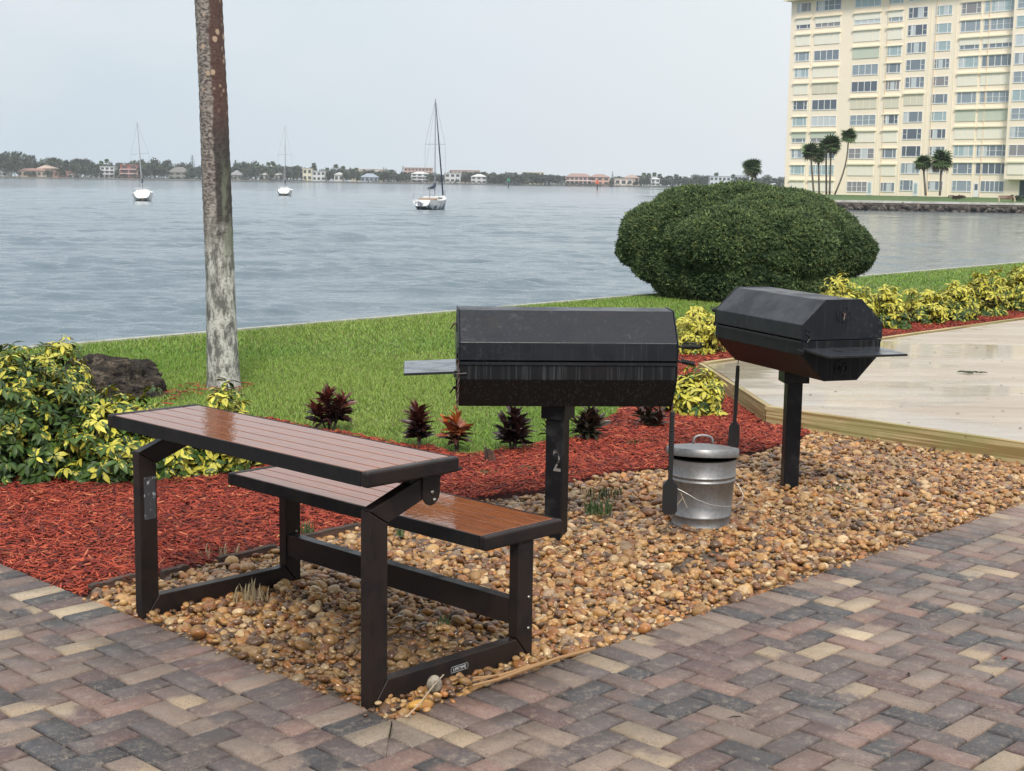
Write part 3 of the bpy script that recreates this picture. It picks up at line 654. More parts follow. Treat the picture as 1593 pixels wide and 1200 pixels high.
# bare concrete scab at the foot of grill 2's post
mb = MB(); mb.prism([(-.01, 0), (.0405, 0), (.0405, .12), (.022, .105), (.006, .07), (-.004, .03)], -.0446, -.0426, m=d2['mm'] @ Matrix(((1, 0, 0, 0), (0, 0, 1, 0), (0, 1, 0, 0), (0, 0, 0, 1))))
def spatula(label, parent, hx, top, ztip, wv, grip, facing=0.):
    """long grill tool hanging by a chain from the grill's handle end; world placed"""
    p = parent.matrix_world
    R = empty('grill_scraper', (hx[0], hx[1], 0), facing, label, 'grill tool', 'scrapers hanging from the grills')
    mb = MB(); zc = top
    bh = wv*2.0
    mb.prism([(-.010, zc), (.010, zc), (.012, zc-.16), (.010, ztip+bh+.02), (-.010, ztip+bh+.02), (-.012, zc-.16)][::-1], -.006, .006, m=Matrix(((1, 0, 0, 0), (0, 0, 1, 0), (0, 1, 0, 0), (0, 0, 0, 1)))) ; ho = mb.build('handle', M_tool, R, bevel=.003)
    if grip:
        mb = MB()
        for k in range(15): mb.lathe([(.010, 0), (.0145, .003), (.010, .006)], 12, Matrix.Translation((0, 0, zc-.012-k*.0115)) @ Matrix.Diagonal((1, .7, 1, 1)))
        mb.build('ribbed_grip', M_tool, ho)
    mb = MB(); mb.prism([(-.011, ztip+bh+.028), (-wv/2, ztip+bh-.002), (-wv/2, ztip+.012), (-wv/2+.010, ztip), (wv/2-.010, ztip), (wv/2, ztip+.012), (wv/2, ztip+bh-.002), (.011, ztip+bh+.028)], -.0045, .0045, m=Matrix(((1, 0, 0, 0), (0, 0, 1, 0), (0, 1, 0, 0), (0, 0, 0, 1)))) ; mb.build('blade', M_tool, R, bevel=.002)
    if grip:
        mb = MB()
        for k in range(24): mb.bar((-wv/2+.006+k*(wv-.012)/23, random.uniform(-.004, .004), ztip), (-wv/2+.006+k*(wv-.012)/23+random.uniform(-.003, .003), random.uniform(-.006, .006), ztip-.010), .0012, .0012)
        mb.build('bristles', M_chain, R)
    return R
p1 = atY(1046, 640, 6.46); t1 = atY(1045, 800, 6.46)
s1 = spatula('long black scraper brush with a ribbed grip hanging in front of the metal can', G1, p1, p1[2], t1[2], .068, True, 0)
mb = MB(); chain(mb, [(.0, .0, p1[2]-.004), (-.002, .015, p1[2]+.035), (-.006, .03, p1[2]+.075)]); mb.build('hanging_chain', M_chain, s1)
p2 = atY(1145.5, 569, 8.02); t2 = atY(1141, 697, 8.02)
s2 = spatula('black scraper with a slim smooth handle hanging above the lid of the metal can', G2, (p2[0]-.004, p2[1]), p2[2], t2[2], .062, False, 0)
s2.rotation_euler = (0, rad(1.2), 0)
mb = MB(); chain(mb, [(.0, .0, p2[2]-.004), (.0, .0, p2[2]+.06)], .0012, .012); mb.build('hanging_chain', M_chain, s2)

# ------------------------------------------------------------------ galvanised can
M_inshade = mat('shaded_inside', (.008, .008, .008), .9)  # flat black paints the shade inside the can and under its lid
M_zn, nt, b = newmat('galvanised_steel'); v = coords(nt)
vo = nn(nt, 'ShaderNodeTexVoronoi'); vo.inputs['Scale'].default_value = 55; L(nt, v, vo.inputs['Vector'])
c = mix(nt, mrange(nt, vo.outputs['Distance'], .1, .6), (.23, .23, .23), (.28, .28, .285)); c = mix(nt, mrange(nt, noise(nt, coords(nt, (1, 1, .3)), 9, 4), .48, .68, 0, .5), c, (.20, .175, .15))
L(nt, c, b.inputs['Base Color']); b.inputs['Metallic'].default_value = .8; L(nt, mrange(nt, noise(nt, v, 12, 3), .35, .65, .46, .58), b.inputs['Roughness'])
cp = at(1090, 814)
R = empty('ash_can', (cp[0], cp[1], 0), rad(15), 'small galvanised steel can with a tilted lid and a loose wire bail', 'metal can')
rb = .138; rt = .163; Hc = .330
def rr(z): return rb+(rt-rb)*z/Hc
prof = [(rb-.004, -.01), (rb+.003, .0), (rb+.003, .006), (rb, .010), (rr(.052), .048), (rr(.052)+.0045, .052), (rr(.056), .056)]
for zc in (.225, .247): prof += [(rr(zc-.008), zc-.008), (rr(zc)+.005, zc-.003), (rr(zc)+.006, zc), (rr(zc)+.005, zc+.003), (rr(zc+.008), zc+.008)]
prof += [(rt, Hc-.004), (rt+.003, Hc), (rt-.002, Hc+.002), (rt-.004, Hc-.006), (rb-.004, .02), (.001, .02)]
mb = MB(); mb.lathe(prof[:-5], 64); cbo = mb.build('can_body', M_zn, R, smooth=True); mb = MB(); mb.lathe([(rt-.0025, Hc+.001), (rt-.005, Hc-.01), (rb-.004, .04), (.001, .04)], 64); mb.build('inside', M_inshade, cbo, smooth=True)
mm = Matrix.Translation((.0, .004, Hc+.024)) @ Matrix.Rotation(rad(-15), 4, 'Z') @ Matrix.Rotation(rad(1.2), 4, 'Y') @ Matrix.Rotation(rad(-6.5), 4, 'X') @ Matrix.Translation((0, 0, .0))
lp = [(.001, -.001), (.150, -.004), (.171, -.020)] ; lt = [(.1725, -.021), (.1735, -.018), (.1735, .014), (.170, .018), (.155, .018)]
for k, r_ in enumerate((.140, .118, .096, .074)): lt += [(r_+.006, .0195+k*.0028), (r_, .0232+k*.0028)]
lt += [(.05, .0335), (.0005, .035)]
mb = MB(); mb.lathe(lt + [], 64, mm); mb.lathe([(.1725, -.021), (.170, -.020), (.168, .010), (.001, .012)], 64, mm, mi=1); lo = mb.build('lid', [M_zn, M_inshade], R, smooth=True)
hp = []
for t in np.linspace(0, 1, 17):
    a = math.pi*t; hp.append(Vector((-.047*math.cos(a)*1.0, 0, .031 + .044*(math.sin(a)**.45 if 0 < t < 1 else 0))))
mb = MB(); rot = Matrix.Rotation(rad(5), 4, 'Z')
for i in range(len(hp)-1): mb.bar(mm @ rot @ hp[i], mm @ rot @ hp[i+1], .020, .004, up=(0, 1, .01))
mb = MB(); tubes = [tuple(mm @ rot @ p) for p in hp]; mb.tube(tubes, .006, 8); mb.build('lid_handle', M_zn, lo, smooth=True)
M_wire = mat('bail_wire', (.50, .49, .47), .35, .8)
cz = math.radians(-15)
def cw(px, py, dY): 
    p = atY(px, py, cp[1]+dY); q = Vector((p[0]-cp[0], p[1]-cp[1], p[2])); q.rotate(Matrix.Rotation(cz, 3, 'Z').to_quaternion()); return tuple(q)
mb = MB(); mb.tube([cw(1045, 755, -.15), cw(1053, 760, -.165), cw(1070, 769, -.18), cw(1085, 778, -.185), cw(1105, 785.5, -.18), cw(1125, 788.5, -.15), cw(1142, 787.5, -.09), cw(1154, 781, -.04), cw(1156, 770, -.02), cw(1150, 757, .0), cw(1141, 748, .0)], .0022, 6); mb.build('wire_bail', M_wire, R, smooth=True)
M_tw = mat('twine', (.42, .34, .24), .9)
mb = MB(); mb.tube([cw(1047, 786, -.17), cw(1054, 785, -.18), cw(1062, 775, -.185), cw(1059, 767, -.185), cw(1063, 777, -.185), cw(1069, 790, -.183)], .0017, 5); mb.build('twine', M_tw, R)

# ------------------------------------------------------------------ concrete pad with timber edging
M_pad, nt, b = newmat('wet_concrete_pad'); v = coords(nt)
c = mix(nt, mrange(nt, noise(nt, coords(nt, (.5, 2.4, 1), (0, 0, rad(-45))), 1.1, 6, .7), .38, .66), (.35, .285, .215), (.43, .375, .30))
c = mix(nt, mrange(nt, noise(nt, coords(nt, (.45, 3, 1), (0, 0, rad(-45))), 2.5, 5, .75), .50, .66, 0, .6), c, (.27, .20, .13))
c = mix(nt, mrange(nt, noise(nt, v, 30, 3, .7), .60, .75, 0, .35), c, (.22, .18, .14))
L(nt, c, b.inputs['Base Color']); pud = mrange(nt, noise(nt, coords(nt, (.6, 1.2, 1)), .55, 4), .44, .55); L(nt, mrange(nt, pud, 0, 1, .45, .08), b.inputs['Roughness'])
b.inputs['Specular IOR Level'].default_value = .5
dB = deckB + (deckR-deckF)*.25
ins = lambda: [deckL + np.array([.05, -.04]), deckF + np.array([.02, .06]), deckR + np.array([.0, .06]), np.array([14., 9.]), np.array([14, 22.]), deckB + np.array([.02, -.06])]
cen = np.array([6., 13.])
pad = [deckL+(cen-deckL)*.012, deckF+(cen-deckF)*.012, deckR+np.array([.01, .04]), pv(AI+.02, .03), pv(14, .03), np.array([15.5, 19.]), deckB+np.array([.04, -.04])]
sheet('concrete_pad', pad, .112, M_pad, thick=.12)
M_tim, nt, b = newmat('treated_timber'); v = coords(nt)
M_tims = []
def timber(p, q, z0, z1, th, label, name='timber_edging'):
    d = (q-p); ln = np.linalg.norm(d); a = math.atan2(d[1], d[0])
    R_ = empty(name, (p[0], p[1], 0), a, label, 'timber edging', 'timber boards round the concrete pad')
    mb = MB(); n = 1; mb.box(0, ln, -th/2, th/2, z0, z1); mb.build('board', M_tim, R_, bevel=.004); return R_
vv = coords(nt, (.35, 22, 22)); wv = noise(nt, vv, 2.4, 4, .5, .3); c = mix(nt, mrange(nt, wv, .45, .55), (.25, .17, .065), (.47, .37, .19))
c = mix(nt, mrange(nt, noise(nt, coords(nt, (1, 1, 2)), 2.2, 4), .46, .64, 0, .5), c, (.24, .25, .085))
vo = nn(nt, 'ShaderNodeTexVoronoi'); vo.inputs['Scale'].default_value = 3.2; L(nt, coords(nt, (1, 1, 2.2)), vo.inputs['Vector']); c = mix(nt, mrange(nt, vo.outputs['Distance'], .035, .075, .9, 0), c, (.05, .03, .018))
L(nt, c, b.inputs['Base Color']); b.inputs['Roughness'].default_value = .6
bn = nn(nt, 'ShaderNodeBump'); bn.inputs['Strength'].default_value = .3; bn.inputs['Distance'].default_value = .004; L(nt, wv, bn.inputs['Height']); L(nt, bn.outputs[0], b.inputs['Normal'])
timber(deckF+(deckR-deckF)*-.004, deckF+(deckR-deckF)*1.0, -.02, .132, .038, 'long knotty greenish timber board along the front of the concrete pad')
dm = deckF+(deckL-deckF)*.43
timber(deckF+(deckL-deckF)*.012, dm-(deckL-deckF)*.002, -.02, .134, .038, 'short timber board between the red mulch and the near left side of the pad')
timber(dm+(deckL-deckF)*.002, deckL, -.02, .128, .038, 'timber board on the far left side of the pad, partly behind the right grill')
timber(deckL+(deckB-deckL)*.004, deckB, -.02, .130, .038, 'weathered timber board along the back of the pad in front of the yellow hedge')
# leaf litter on the pad
M_lf = mat('dry_leaf', (.10, .055, .025), .7, attr='tint')
pts = np.array([at(x, y, .114)[:2] for x, y in [(1280, 633), (1447, 565), (1510, 580), (1545, 590), (1560, 640), (1330, 640), (1480, 540), (1420, 552), (1575, 560), (1388, 545), (1300, 610), (1450, 605), (1530, 560), (1350, 590), (1120, 573), (1128, 577), (1117, 567)]] + [at(rng.uniform(1150, 1590), rng.uniform(540, 690), .114)[:2] for _ in range(40)])
n = len(pts); a = rng.random(n)*6.28; tv = np.array([(-1, 0, 0), (-.3, .35, .1), (.5, .3, .08), (1, 0, 0), (.5, -.3, .1), (-.3, -.35, .12)]); 
V, F, C = inst(tv, np.array([(0, 1, 4, 5), (1, 2, 3, 4)]), frames(np.stack([np.cos(a), np.sin(a), np.zeros(n)], 1), rng.normal(0, .3, n))*rng.uniform(.008, .020, n)[:, None, None], np.concatenate([pts, np.full((n, 1), .1165)], 1), np.full((n, 3), 1.)*rng.uniform(.5, 1.6, (n, 1)))
o = np_mesh('leaf_litter', V, F, M_lf, col=C); tag(o, 'small brown leaves scattered on the wet concrete pad', 'leaves', kind='stuff')
# dark clump of debris on the pad
q = at(1513, 582, .113); R = empty('seaweed_clump', (q[0], q[1], q[2]), 0, 'dark green clump of wet plant debris lying on the concrete pad', 'debris')
mb = MB()
for k in range(22):
    a = random.random()*6.28; p0 = Vector((random.uniform(-.07, .07), random.uniform(-.03, .03), .008)); pts_ = [p0+Vector((math.cos(a+j*.5)*.02*j, math.sin(a+j*.5)*.02*j, .006+.004*math.sin(j))) for j in range(4)]
    mb.tube(pts_, .0035, 5)
mb.build('strands', mat('debris_green', (.035, .05, .02), .7), R)

# ------------------------------------------------------------------ bed edging boards between mulch and pebbles
M_old = mat('rotten_edging', (.050, .034, .026), .9, var=[(5, (.10, .05, .035), .45, .62, (1, 8, 8))], bump=[(25, .7, .01)])
for (pa, pb, lab) in (((140, 922), (212, 903), 'dark rotting edging board at the left corner of the pebble bed'), ((252, 899), (292, 889), 'short rotten edging piece seen between the legs of the bench'), ((470, 843), (562, 823), 'reddish worn edging board behind the bench legs'), ((340, 878), (430, 858), 'thin mouldering edging strip under the bench')):
    a_, b_ = g2(*pa), g2(*pb); d = b_-a_; ln = np.linalg.norm(d)
    R = empty('edging_board', (a_[0], a_[1], 0), math.atan2(d[1], d[0]), lab, 'edging board', 'old edging boards between mulch and pebbles')
    mb = MB(); k = 9; lo_ = []
    for i in range(k):
        x = ln*i/(k-1); zt = .032+.002*math.sin(i*2.1)+random.uniform(-.002, .002); yo = .004*math.sin(i*1.3)
        lo_.append([(x, -.014+yo, -.03), (x, .014+yo, -.03), (x, .013+yo, zt), (x, -.013+yo, zt-.002)])
    vs = [p for r in lo_ for p in r]; fs = [(i*4+j, i*4+(j+1) % 4, (i+1)*4+(j+1) % 4, (i+1)*4+j) for i in range(k-1) for j in range(4)] + [(3, 2, 1, 0), tuple((k-1)*4+j for j in range(4))]
    mb.add(vs, fs); mb.build('plank', M_old, R, bevel=.003)
# split tan strip lying beside the foot rail
pp = [at(x, y, .035) for x, y in ((735, 1063), (775, 1053), (820, 1041), (870, 1027), (925, 1009))]
R = empty('split_strip', tuple(pp[0]), 0, 'splintered tan wooden strip lying on pebbles beside the bench foot', 'wood strip')
for k in range(5):
    mb = MB(); of = np.array([0, random.uniform(-.03, .03), 0]); pt = [tuple(p-pp[0]+of*(.4+.5*math.sin(i*1.1+k))+np.array([0, 0, random.uniform(-.004, .008)])) for i, p in enumerate(pp[(0 if k < 3 else 1):(5 if k % 2 else 4)])]
    mb.tube(pt, [.004+.002*random.random()]*len(pt), 6); mb.build('splinter', mat('tan_fibre', (.30, .17, .075), .8, bump=[(90, .5, .004)]) if k == 0 else bpy.data.materials['tan_fibre'], R)
mb = MB(); pt = [tuple(at(x, y, z)-pp[0]) for x, y, z in ((690, 1050, .05), (672, 1070, .05), (650, 1098, .045), (632, 1116, .03))]; mb.tube(pt, .0022, 6); mb.build('fibre', mat('pale_fibre', (.42, .32, .22), .8), R)
# upright grey stone by the badge
q = g2(676, 1083); R = None
TV, TF = ico(3); S = TV*(1+.10*vnoise(TV, .4, 77, 2)[:, None])*np.array([.024, .020, .030])
o = np_mesh('grey_stone', S, TF, mat('grey_stone', (.30, .26, .20), .7, var=[(30, (.16, .14, .11), .45, .6)], bump=[(80, .4, .004)]), smooth=True); o.location = (q[0], q[1], .040); tag(o, 'upright egg shaped grey stone against the near foot rail of the bench', 'stone')
q = g2(655, 1105); S = TV*(1+.12*vnoise(TV, .5, 78, 2)[:, None])*np.array([.040, .024, .017])
o = np_mesh('ochre_stone', S, TF, mat('ochre_stone', (.50, .27, .06), .35, var=[(22, (.30, .13, .03), .45, .62)], bump=[(60, .4, .004)]), smooth=True); o.location = (q[0], q[1], .018); o.rotation_euler = (0, 0, rad(20)); tag(o, 'large wet ochre yellow stone at the front corner of the pebbles', 'stone')
# ------------------------------------------------------------------ leafy plants
M_leaf, nt, b = newmat('variegated_leaf')
A = nn(nt, 'ShaderNodeAttribute', attribute_name='tint'); v = coords(nt); sx = nn(nt, 'ShaderNodeSeparateColor'); L(nt, A.outputs['Color'], sx.inputs[0])
pn = noise(nt, v, 42, 2, .6); f = mrange(nt, mth(nt, 'SUBTRACT', sx.outputs[0], pn), -.05, .05)
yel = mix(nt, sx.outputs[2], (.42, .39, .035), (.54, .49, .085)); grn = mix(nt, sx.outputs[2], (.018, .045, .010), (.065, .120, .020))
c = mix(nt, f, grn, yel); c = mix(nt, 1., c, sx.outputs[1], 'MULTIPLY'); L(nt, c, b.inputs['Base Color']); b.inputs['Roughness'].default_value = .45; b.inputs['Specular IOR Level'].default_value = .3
def leaf_tpl(w=.26, droop=.35, fold=.10):
    xs = [0, .3, .65, 1.]; ws = [.04, w*.85, w, .02]; V = []; 
    for x, wd in zip(xs, ws):
        z = -droop*x*x
        V += [(x, -wd, z+fold*wd*2), (x, 0, z), (x, wd, z+fold*wd*2)]
    F = []
    for i in range(3): F += [(i*3, i*3+1, i*3+4, i*3+3), (i*3+1, i*3+2, i*3+5, i*3+4)]
    return np.array(V), np.array(F)
LT = leaf_tpl(.20, .40, .16)
M_twig = mat('twig', (.075, .060, .035), .8)
def rosette_shrub(name, label, loc, rx, ry, h, n, ll, yellow=.55, seed=0, cat='shrub', group='yellow and green variegated shrubs', lean=0., grad=.5):
    r = np.random.default_rng(seed); R = empty(name, (loc[0], loc[1], 0), 0, label, cat, group)
    # rosette centres over a lumpy half ellipsoid, denser on the outside
    d = rnd_dirs(n*3, r); d = d[d[:, 2] > -.25][:n]; n = len(d)
    rad_ = (1-.5*r.random(n)**1.8)*(1+.30*vnoise(d, .6, seed+1, 3)+.10*(r.random(n) < .10))
    P = np.stack([d[:, 0]*rx*rad_, d[:, 1]*ry*rad_, np.clip((.22+d[:, 2]*.80)*h*rad_, .05*h, None)], 1)
    P[:, 0] += lean*P[:, 2]
    up = d*np.array([.8, .8, .9])+np.array([0, 0, .55]) + r.normal(0, .25, (n, 3)); up /= np.linalg.norm(up, axis=1, keepdims=True)
    parts = []; k = 9; fr = frames(up)      # x axis = rosette axis
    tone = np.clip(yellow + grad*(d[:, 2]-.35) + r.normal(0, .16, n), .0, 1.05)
    for j in range(k):
        keep = r.random(n) < .9; m = keep.sum(); a = 2*np.pi*j/k + r.normal(0, .22, m); el = r.normal(.25, .28, m)
        Y = fr[keep][:, :, 1]; Z = fr[keep][:, :, 2]; X = fr[keep][:, :, 0]
        D = (Y*np.cos(a)[:, None]+Z*np.sin(a)[:, None])*np.cos(el)[:, None]+X*np.sin(el)[:, None]; 
        D[:, 2] -= .25; D /= np.linalg.norm(D, axis=1, keepdims=True)
        Nn = X-(X*D).sum(1, keepdims=True)*D; Nn /= np.linalg.norm(Nn, axis=1, keepdims=True); Yy = np.cross(Nn, D)
        s = ll*r.uniform(.7, 1.2, m); A = np.stack([D, Yy, Nn], 2)*s[:, None, None]
        depth = (np.clip(rad_[keep], .5, 1)-.5)*2
        col = np.stack([np.clip(tone[keep]+r.normal(0, .15, m), 0, 1.2), r.uniform(.75, 1.15, m), r.random(m)], 1)
        parts.append(inst(LT[0], LT[1], A, P[keep]+D*ll*.12, col))
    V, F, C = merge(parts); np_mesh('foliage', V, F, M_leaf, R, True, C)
    mb = MB(); idx = r.choice(n, min(n, 60), replace=False)
    for i in idx:
        p = P[i]; b0 = np.array([p[0]*.25, p[1]*.25, 0]); mid = (b0+p)/2+np.array([p[0]*.15, p[1]*.15, 0])+r.normal(0, .02, 3); mid[2] = max(mid[2], .05)
        mb.tube([tuple(b0), tuple(mid), tuple(p)], [.008, .006, .003], 5, cap=False)
    mb.build('stems', M_twig, R)
    return R
def sh(px, pyb, pyt, wpx, label, n, ll, yellow, seed, ry=None, dy=0., lean=0, grad=.22):
    p = at(px, pyb); y = p[1]; rx = wpx/2*y/F0; ryy = ry or rx*.9; cy = y+ryy*.55+dy; c = atY(px, pyb, cy); top = atY(px, pyt, cy)[2]
    return rosette_shrub('variegated_shrub', label, (c[0], cy), rx, ryy, top*1.0, n, ll, yellow, seed, lean=lean, grad=grad)
sh(35, 750, 540, 230, 'large variegated shrub at the left edge of the photo with small pale yellow leaves', 720, .056, .30, 11, ry=.50)
sh(185, 752, 628, 175, 'variegated shrub at the left end of the table, spreading over red mulch', 440, .062, .38, 12, ry=.38)
sh(100, 712, 548, 120, 'taller variegated shrub in front of the dark rock', 300, .055, .36, 17, ry=.35)
sh(285, 747, 655, 130, 'low variegated shrub seen between the table legs under the table top', 120, .072, .55, 13, ry=.22)
sh(345, 742, 612, 90, 'upright variegated shrub whose tips show above the back of the table top', 130, .066, .52, 14, ry=.22)
sh(400, 728, 672, 70, 'small variegated shrub behind the far end of the bench seat', 60, .062, .5, 15, ry=.16)
sh(1084, 552, 478, 98, 'bright yellow shrub between the two grills, level with the lids', 300, .055, .80, 21, ry=.40)
sh(1078, 650, 578, 88, 'yellow green shrub in red mulch below the coil handles of the left grill', 200, .060, .62, 22, ry=.26)
for k, (px, yb, yt, wp, lab, ye) in enumerate([
        (1175, 525, 470, 95, 'yellow shrub mostly hidden behind the left end of the right grill', .7),
        (1255, 522, 466, 95, 'yellow shrub showing just above the lid of the right grill', .78),
        (1318, 516, 440, 95, 'tall yellow shrub rising behind the lid of the right grill beside the round bush', .78),
        (1378, 514, 452, 72, 'yellow green shrub at the back corner of the pad right of the grill', .56),
        (1437, 505, 450, 74, 'second shrub of the hedge right of the right grill, pale yellow', .66),
        (1486, 502, 440, 66, 'middle shrub of the hedge behind the pad with upright tips', .62),
        (1530, 496, 426, 74, 'dense yellow shrub of the hedge behind the pad, second from the right edge', .68),
        (1588, 488, 414, 78, 'last yellow shrub of the hedge at the right edge of the photo', .70)]):
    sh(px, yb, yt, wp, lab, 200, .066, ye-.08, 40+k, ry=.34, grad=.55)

# burgundy ti plants
M_ti, nt, b = newmat('ti_leaf'); A = nn(nt, 'ShaderNodeAttribute', attribute_name='tint'); L(nt, A.outputs['Color'], b.inputs['Base Color']); b.inputs['Roughness'].default_value = .38
LT2 = leaf_tpl(.15, .25, .25)
def ti_plant(px, pyb, pyt, wpx, label, pal, seed, ns=3, nl=22):
    r = np.random.default_rng(seed); p = at(px, pyb); top = atY(px, pyt, p[1])[2]; wr = wpx/2*p[1]/F0
    R = empty('ti_plant', (p[0], p[1], 0), 0, label, 'plant', 'dark red ti plants along the edge of the lawn'); mb = MB(); parts = []
    for s in range(ns):
        a = r.random()*6.28; hh = top*(.80 if s == 0 else r.uniform(.4, .75)); off = np.array([math.cos(a), math.sin(a)])*wr*(.12 if s == 0 else .6)
        base = np.array([off[0]*.2, off[1]*.2, 0]); tip = np.array([off[0], off[1], hh*.82]); mb.tube([tuple(base), tuple((base+tip)/2+np.array([0, 0, .02])), tuple(tip)], [.008, .007, .005], 6)
        n = int(nl*2.3) if s == 0 else int(nl*1.3); t = r.uniform(.25, 1, n)**.7; P = base+(tip-base)*t[:, None]
        a = r.random(n)*6.28; el = .25+1.05*t**3+r.normal(0, .22, n); D = np.stack([np.cos(a)*np.cos(el), np.sin(a)*np.cos(el), np.sin(el)], 1)
        s_ = r.uniform(.8, 1.2, n)*min(.098, top*.36); tt = np.clip((t-.45)*1.8, 0, 1)[:, None]
        c = np.array(pal[0])*(1-tt)+np.array(pal[1])*tt; c = c*r.uniform(.55, 1.3, (n, 1))
        parts.append(inst(LT2[0], LT2[1], frames(D, r.normal(0, .5, n))*s_[:, None, None], P, c))
    V, F, C = merge(parts); np_mesh('foliage', V, F, M_ti, R, True, C); mb.build('stems', mat('ti_stem', (.06, .04, .035), .8) if 'ti_stem' not in bpy.data.materials else bpy.data.materials['ti_stem'], R)
dark = ((.018, .010, .011), (.040, .016, .015)); redd = ((.022, .012, .012), (.12, .030, .022)); fire = ((.030, .012, .012), (.42, .10, .022))
ti_plant(513, 672, 594, 78, 'broad dark purple ti plant left of the others behind the table top', redd, 61, 4, 34)
ti_plant(652, 699, 616, 64, 'dark ti plant with a dull red flower like top, next to the orange tipped one', redd, 62, 3, 26)
ti_plant(713, 704, 634, 44, 'small ti plant with a glowing orange and red crown below the chain', fire, 63, 2, 20)
ti_plant(798, 702, 622, 62, 'nearly black ti plant under the middle of the left grill', dark, 64, 4, 28)
ti_plant(862, 690, 640, 40, 'dark ti plant half hidden behind the post with the number', redd, 65, 2, 16)
ti_plant(915, 688, 626, 60, 'dark greenish ti plant just right of the numbered post', ((.028, .030, .016), (.05, .028, .018)), 66, 4, 26)
ti_plant(1012, 671, 622, 70, 'low dark ti plant at the right end of the left grill', ((.030, .028, .016), (.055, .022, .016)), 67, 4, 26)
# stump
p = g2(765, 722); R = empty('stump', (p[0], p[1], 0), .4, 'short broken dark stump poking out of the red mulch', 'stump')
mb = MB(); M_stp = mat('stump_bark', (.050, .032, .026), .9, var=[(14, (.12, .05, .035), .45, .6, (1, 1, .3))], bump=[(40, .8, .01)])
for k in range(6):
    a = k*1.05; q0 = (.016*math.cos(a), .016*math.sin(a), -.02); q1 = (.022*math.cos(a)-.022, .020*math.sin(a), .075+.03*((k*37) % 5)/5); mb.tube([q0, ((q0[0]+q1[0])/2, (q0[1]+q1[1])/2, .04), q1], [.019, .014, .006], 6)
mb.build('wood', M_stp, R)
# small weeds
M_weed = mat('weed', (.055, .095, .030), .6); M_straw = mat('straw', (.34, .27, .16), .8)
def weed(px, py, r, n, label, h, m=None, seed=0, nm='weed', cat='weed'):
    rr_ = random.Random(seed); p = g2(px, py); R = empty(nm, (p[0], p[1], .02), 0, label, cat); mb = MB()
    for k in range(n):
        a = rr_.random()*6.28; d = rr_.random()**.6*r; x, y = math.cos(a)*d, math.sin(a)*d; hh = h*rr_.uniform(.4, 1); le = rr_.uniform(.2, .7)*hh; b = rr_.random()*6.28
        w_ = .0028; q = (math.cos(b)*le, math.sin(b)*le)
        mb.add([(x-w_*math.sin(b), y+w_*math.cos(b), -.01), (x+w_*math.sin(b), y-w_*math.cos(b), -.01), (x+q[0]*.5+w_*math.sin(b)*.8, y+q[1]*.5-w_*math.cos(b)*.8, hh*.7), (x+q[0]*.5-w_*math.sin(b)*.8, y+q[1]*.5+w_*math.cos(b)*.8, hh*.7), (x+q[0], y+q[1], hh)], [(0, 1, 2, 3), (3, 2, 4)])
    mb.build('blades', m or M_weed, R)
weed(930, 802, .07, 110, 'feathery green weed in the pebbles left of the metal can', .07, None, 1)
weed(940, 778, .09, 60, 'thin weed tuft higher in the pebbles near the can', .06, None, 2)
weed(477, 838, .03, 40, 'short green grass tuft beside the reddish edging board', .07, None, 3)
weed(622, 838, .02, 26, 'tiny green tuft behind the near table leg', .04, None, 4)
weed(690, 978, .03, 26, 'dark small weed under the bench', .03, None, 5)
weed(758, 742, .07, 60, 'patch of green weed spreading in the red mulch', .02, None, 6)
weed(820, 735, .05, 30, 'fine weed patch in red mulch left of the numbered post', .02, None, 7)
weed(895, 745, .05, 24, 'pale weed patch in red mulch right of the numbered post', .02, None, 8)
weed(990, 695, .08, 60, 'sparse weed patch in the mulch behind the can', .03, None, 9)
weed(1225, 762, .02, 30, 'green weed at the foot of the right grill post', .05, None, 10)
weed(1305, 768, .06, 40, 'low weed in the pebbles right of the right grill post', .02, None, 11)
weed(390, 940, .07, 46, 'tuft of dry straw in front of the rear foot rail', .07, M_straw, 12, 'dry_grass', 'dry grass')
weed(345, 868, .10, 40, 'dry straw strewn along the mulch edge under the table', .03, M_straw, 13, 'dry_grass', 'dry grass')

def litter(px, py, ln, col, label, nm, z=.012, cat='leaf'):
    p = g2(px, py); mb = MB(); a = (px*7) % 6.28
    if nm == 'twig': mb.tube([(-ln, 0, .003), (-ln*.3, ln*.12, .006), (ln*.2, -.05*ln, .007), (ln, ln*.1, .004)], .0022, 5); mb.tube([(0, 0, .006), (ln*.3, ln*.45, .005)], .0015, 5)
    else: mb.add([(-ln, 0, 0), (-ln*.3, ln*.35, .008), (ln*.5, ln*.3, .006), (ln, 0, .001), (ln*.5, -ln*.3, .008), (-ln*.3, -ln*.35, .009)], [(0, 1, 4, 5), (1, 2, 3, 4)])
    o = mb.build(nm, mat('litter', col, .6)); o.location = (p[0], p[1], z); o.rotation_euler = (0, 0, a); tag(o, label, cat)
litter(1143, 1121, .022, (.02, .014, .010), 'short dark forked twig on the pavers below the pebble bed', 'twig', .006, 'twig')
litter(1415, 1054, .018, (.03, .02, .015), 'tiny dark twig on the pavers at the right', 'twig', .006, 'twig')
litter(1562, 1029, .016, (.22, .04, .02), 'small red brown leaf on the pavers near the right edge', 'fallen_leaf', .006)
litter(437, 845, .022, (.45, .30, .10), 'pale yellow fallen leaf on mulch under the bench', 'fallen_leaf', .03)
litter(356, 768, .024, (.50, .38, .12), 'yellow fallen leaf on red mulch between the table legs', 'fallen_leaf', .035)
litter(258, 750, .026, (.55, .42, .14), 'yellow fallen leaf at the foot of the middle left shrub', 'fallen_leaf', .035)
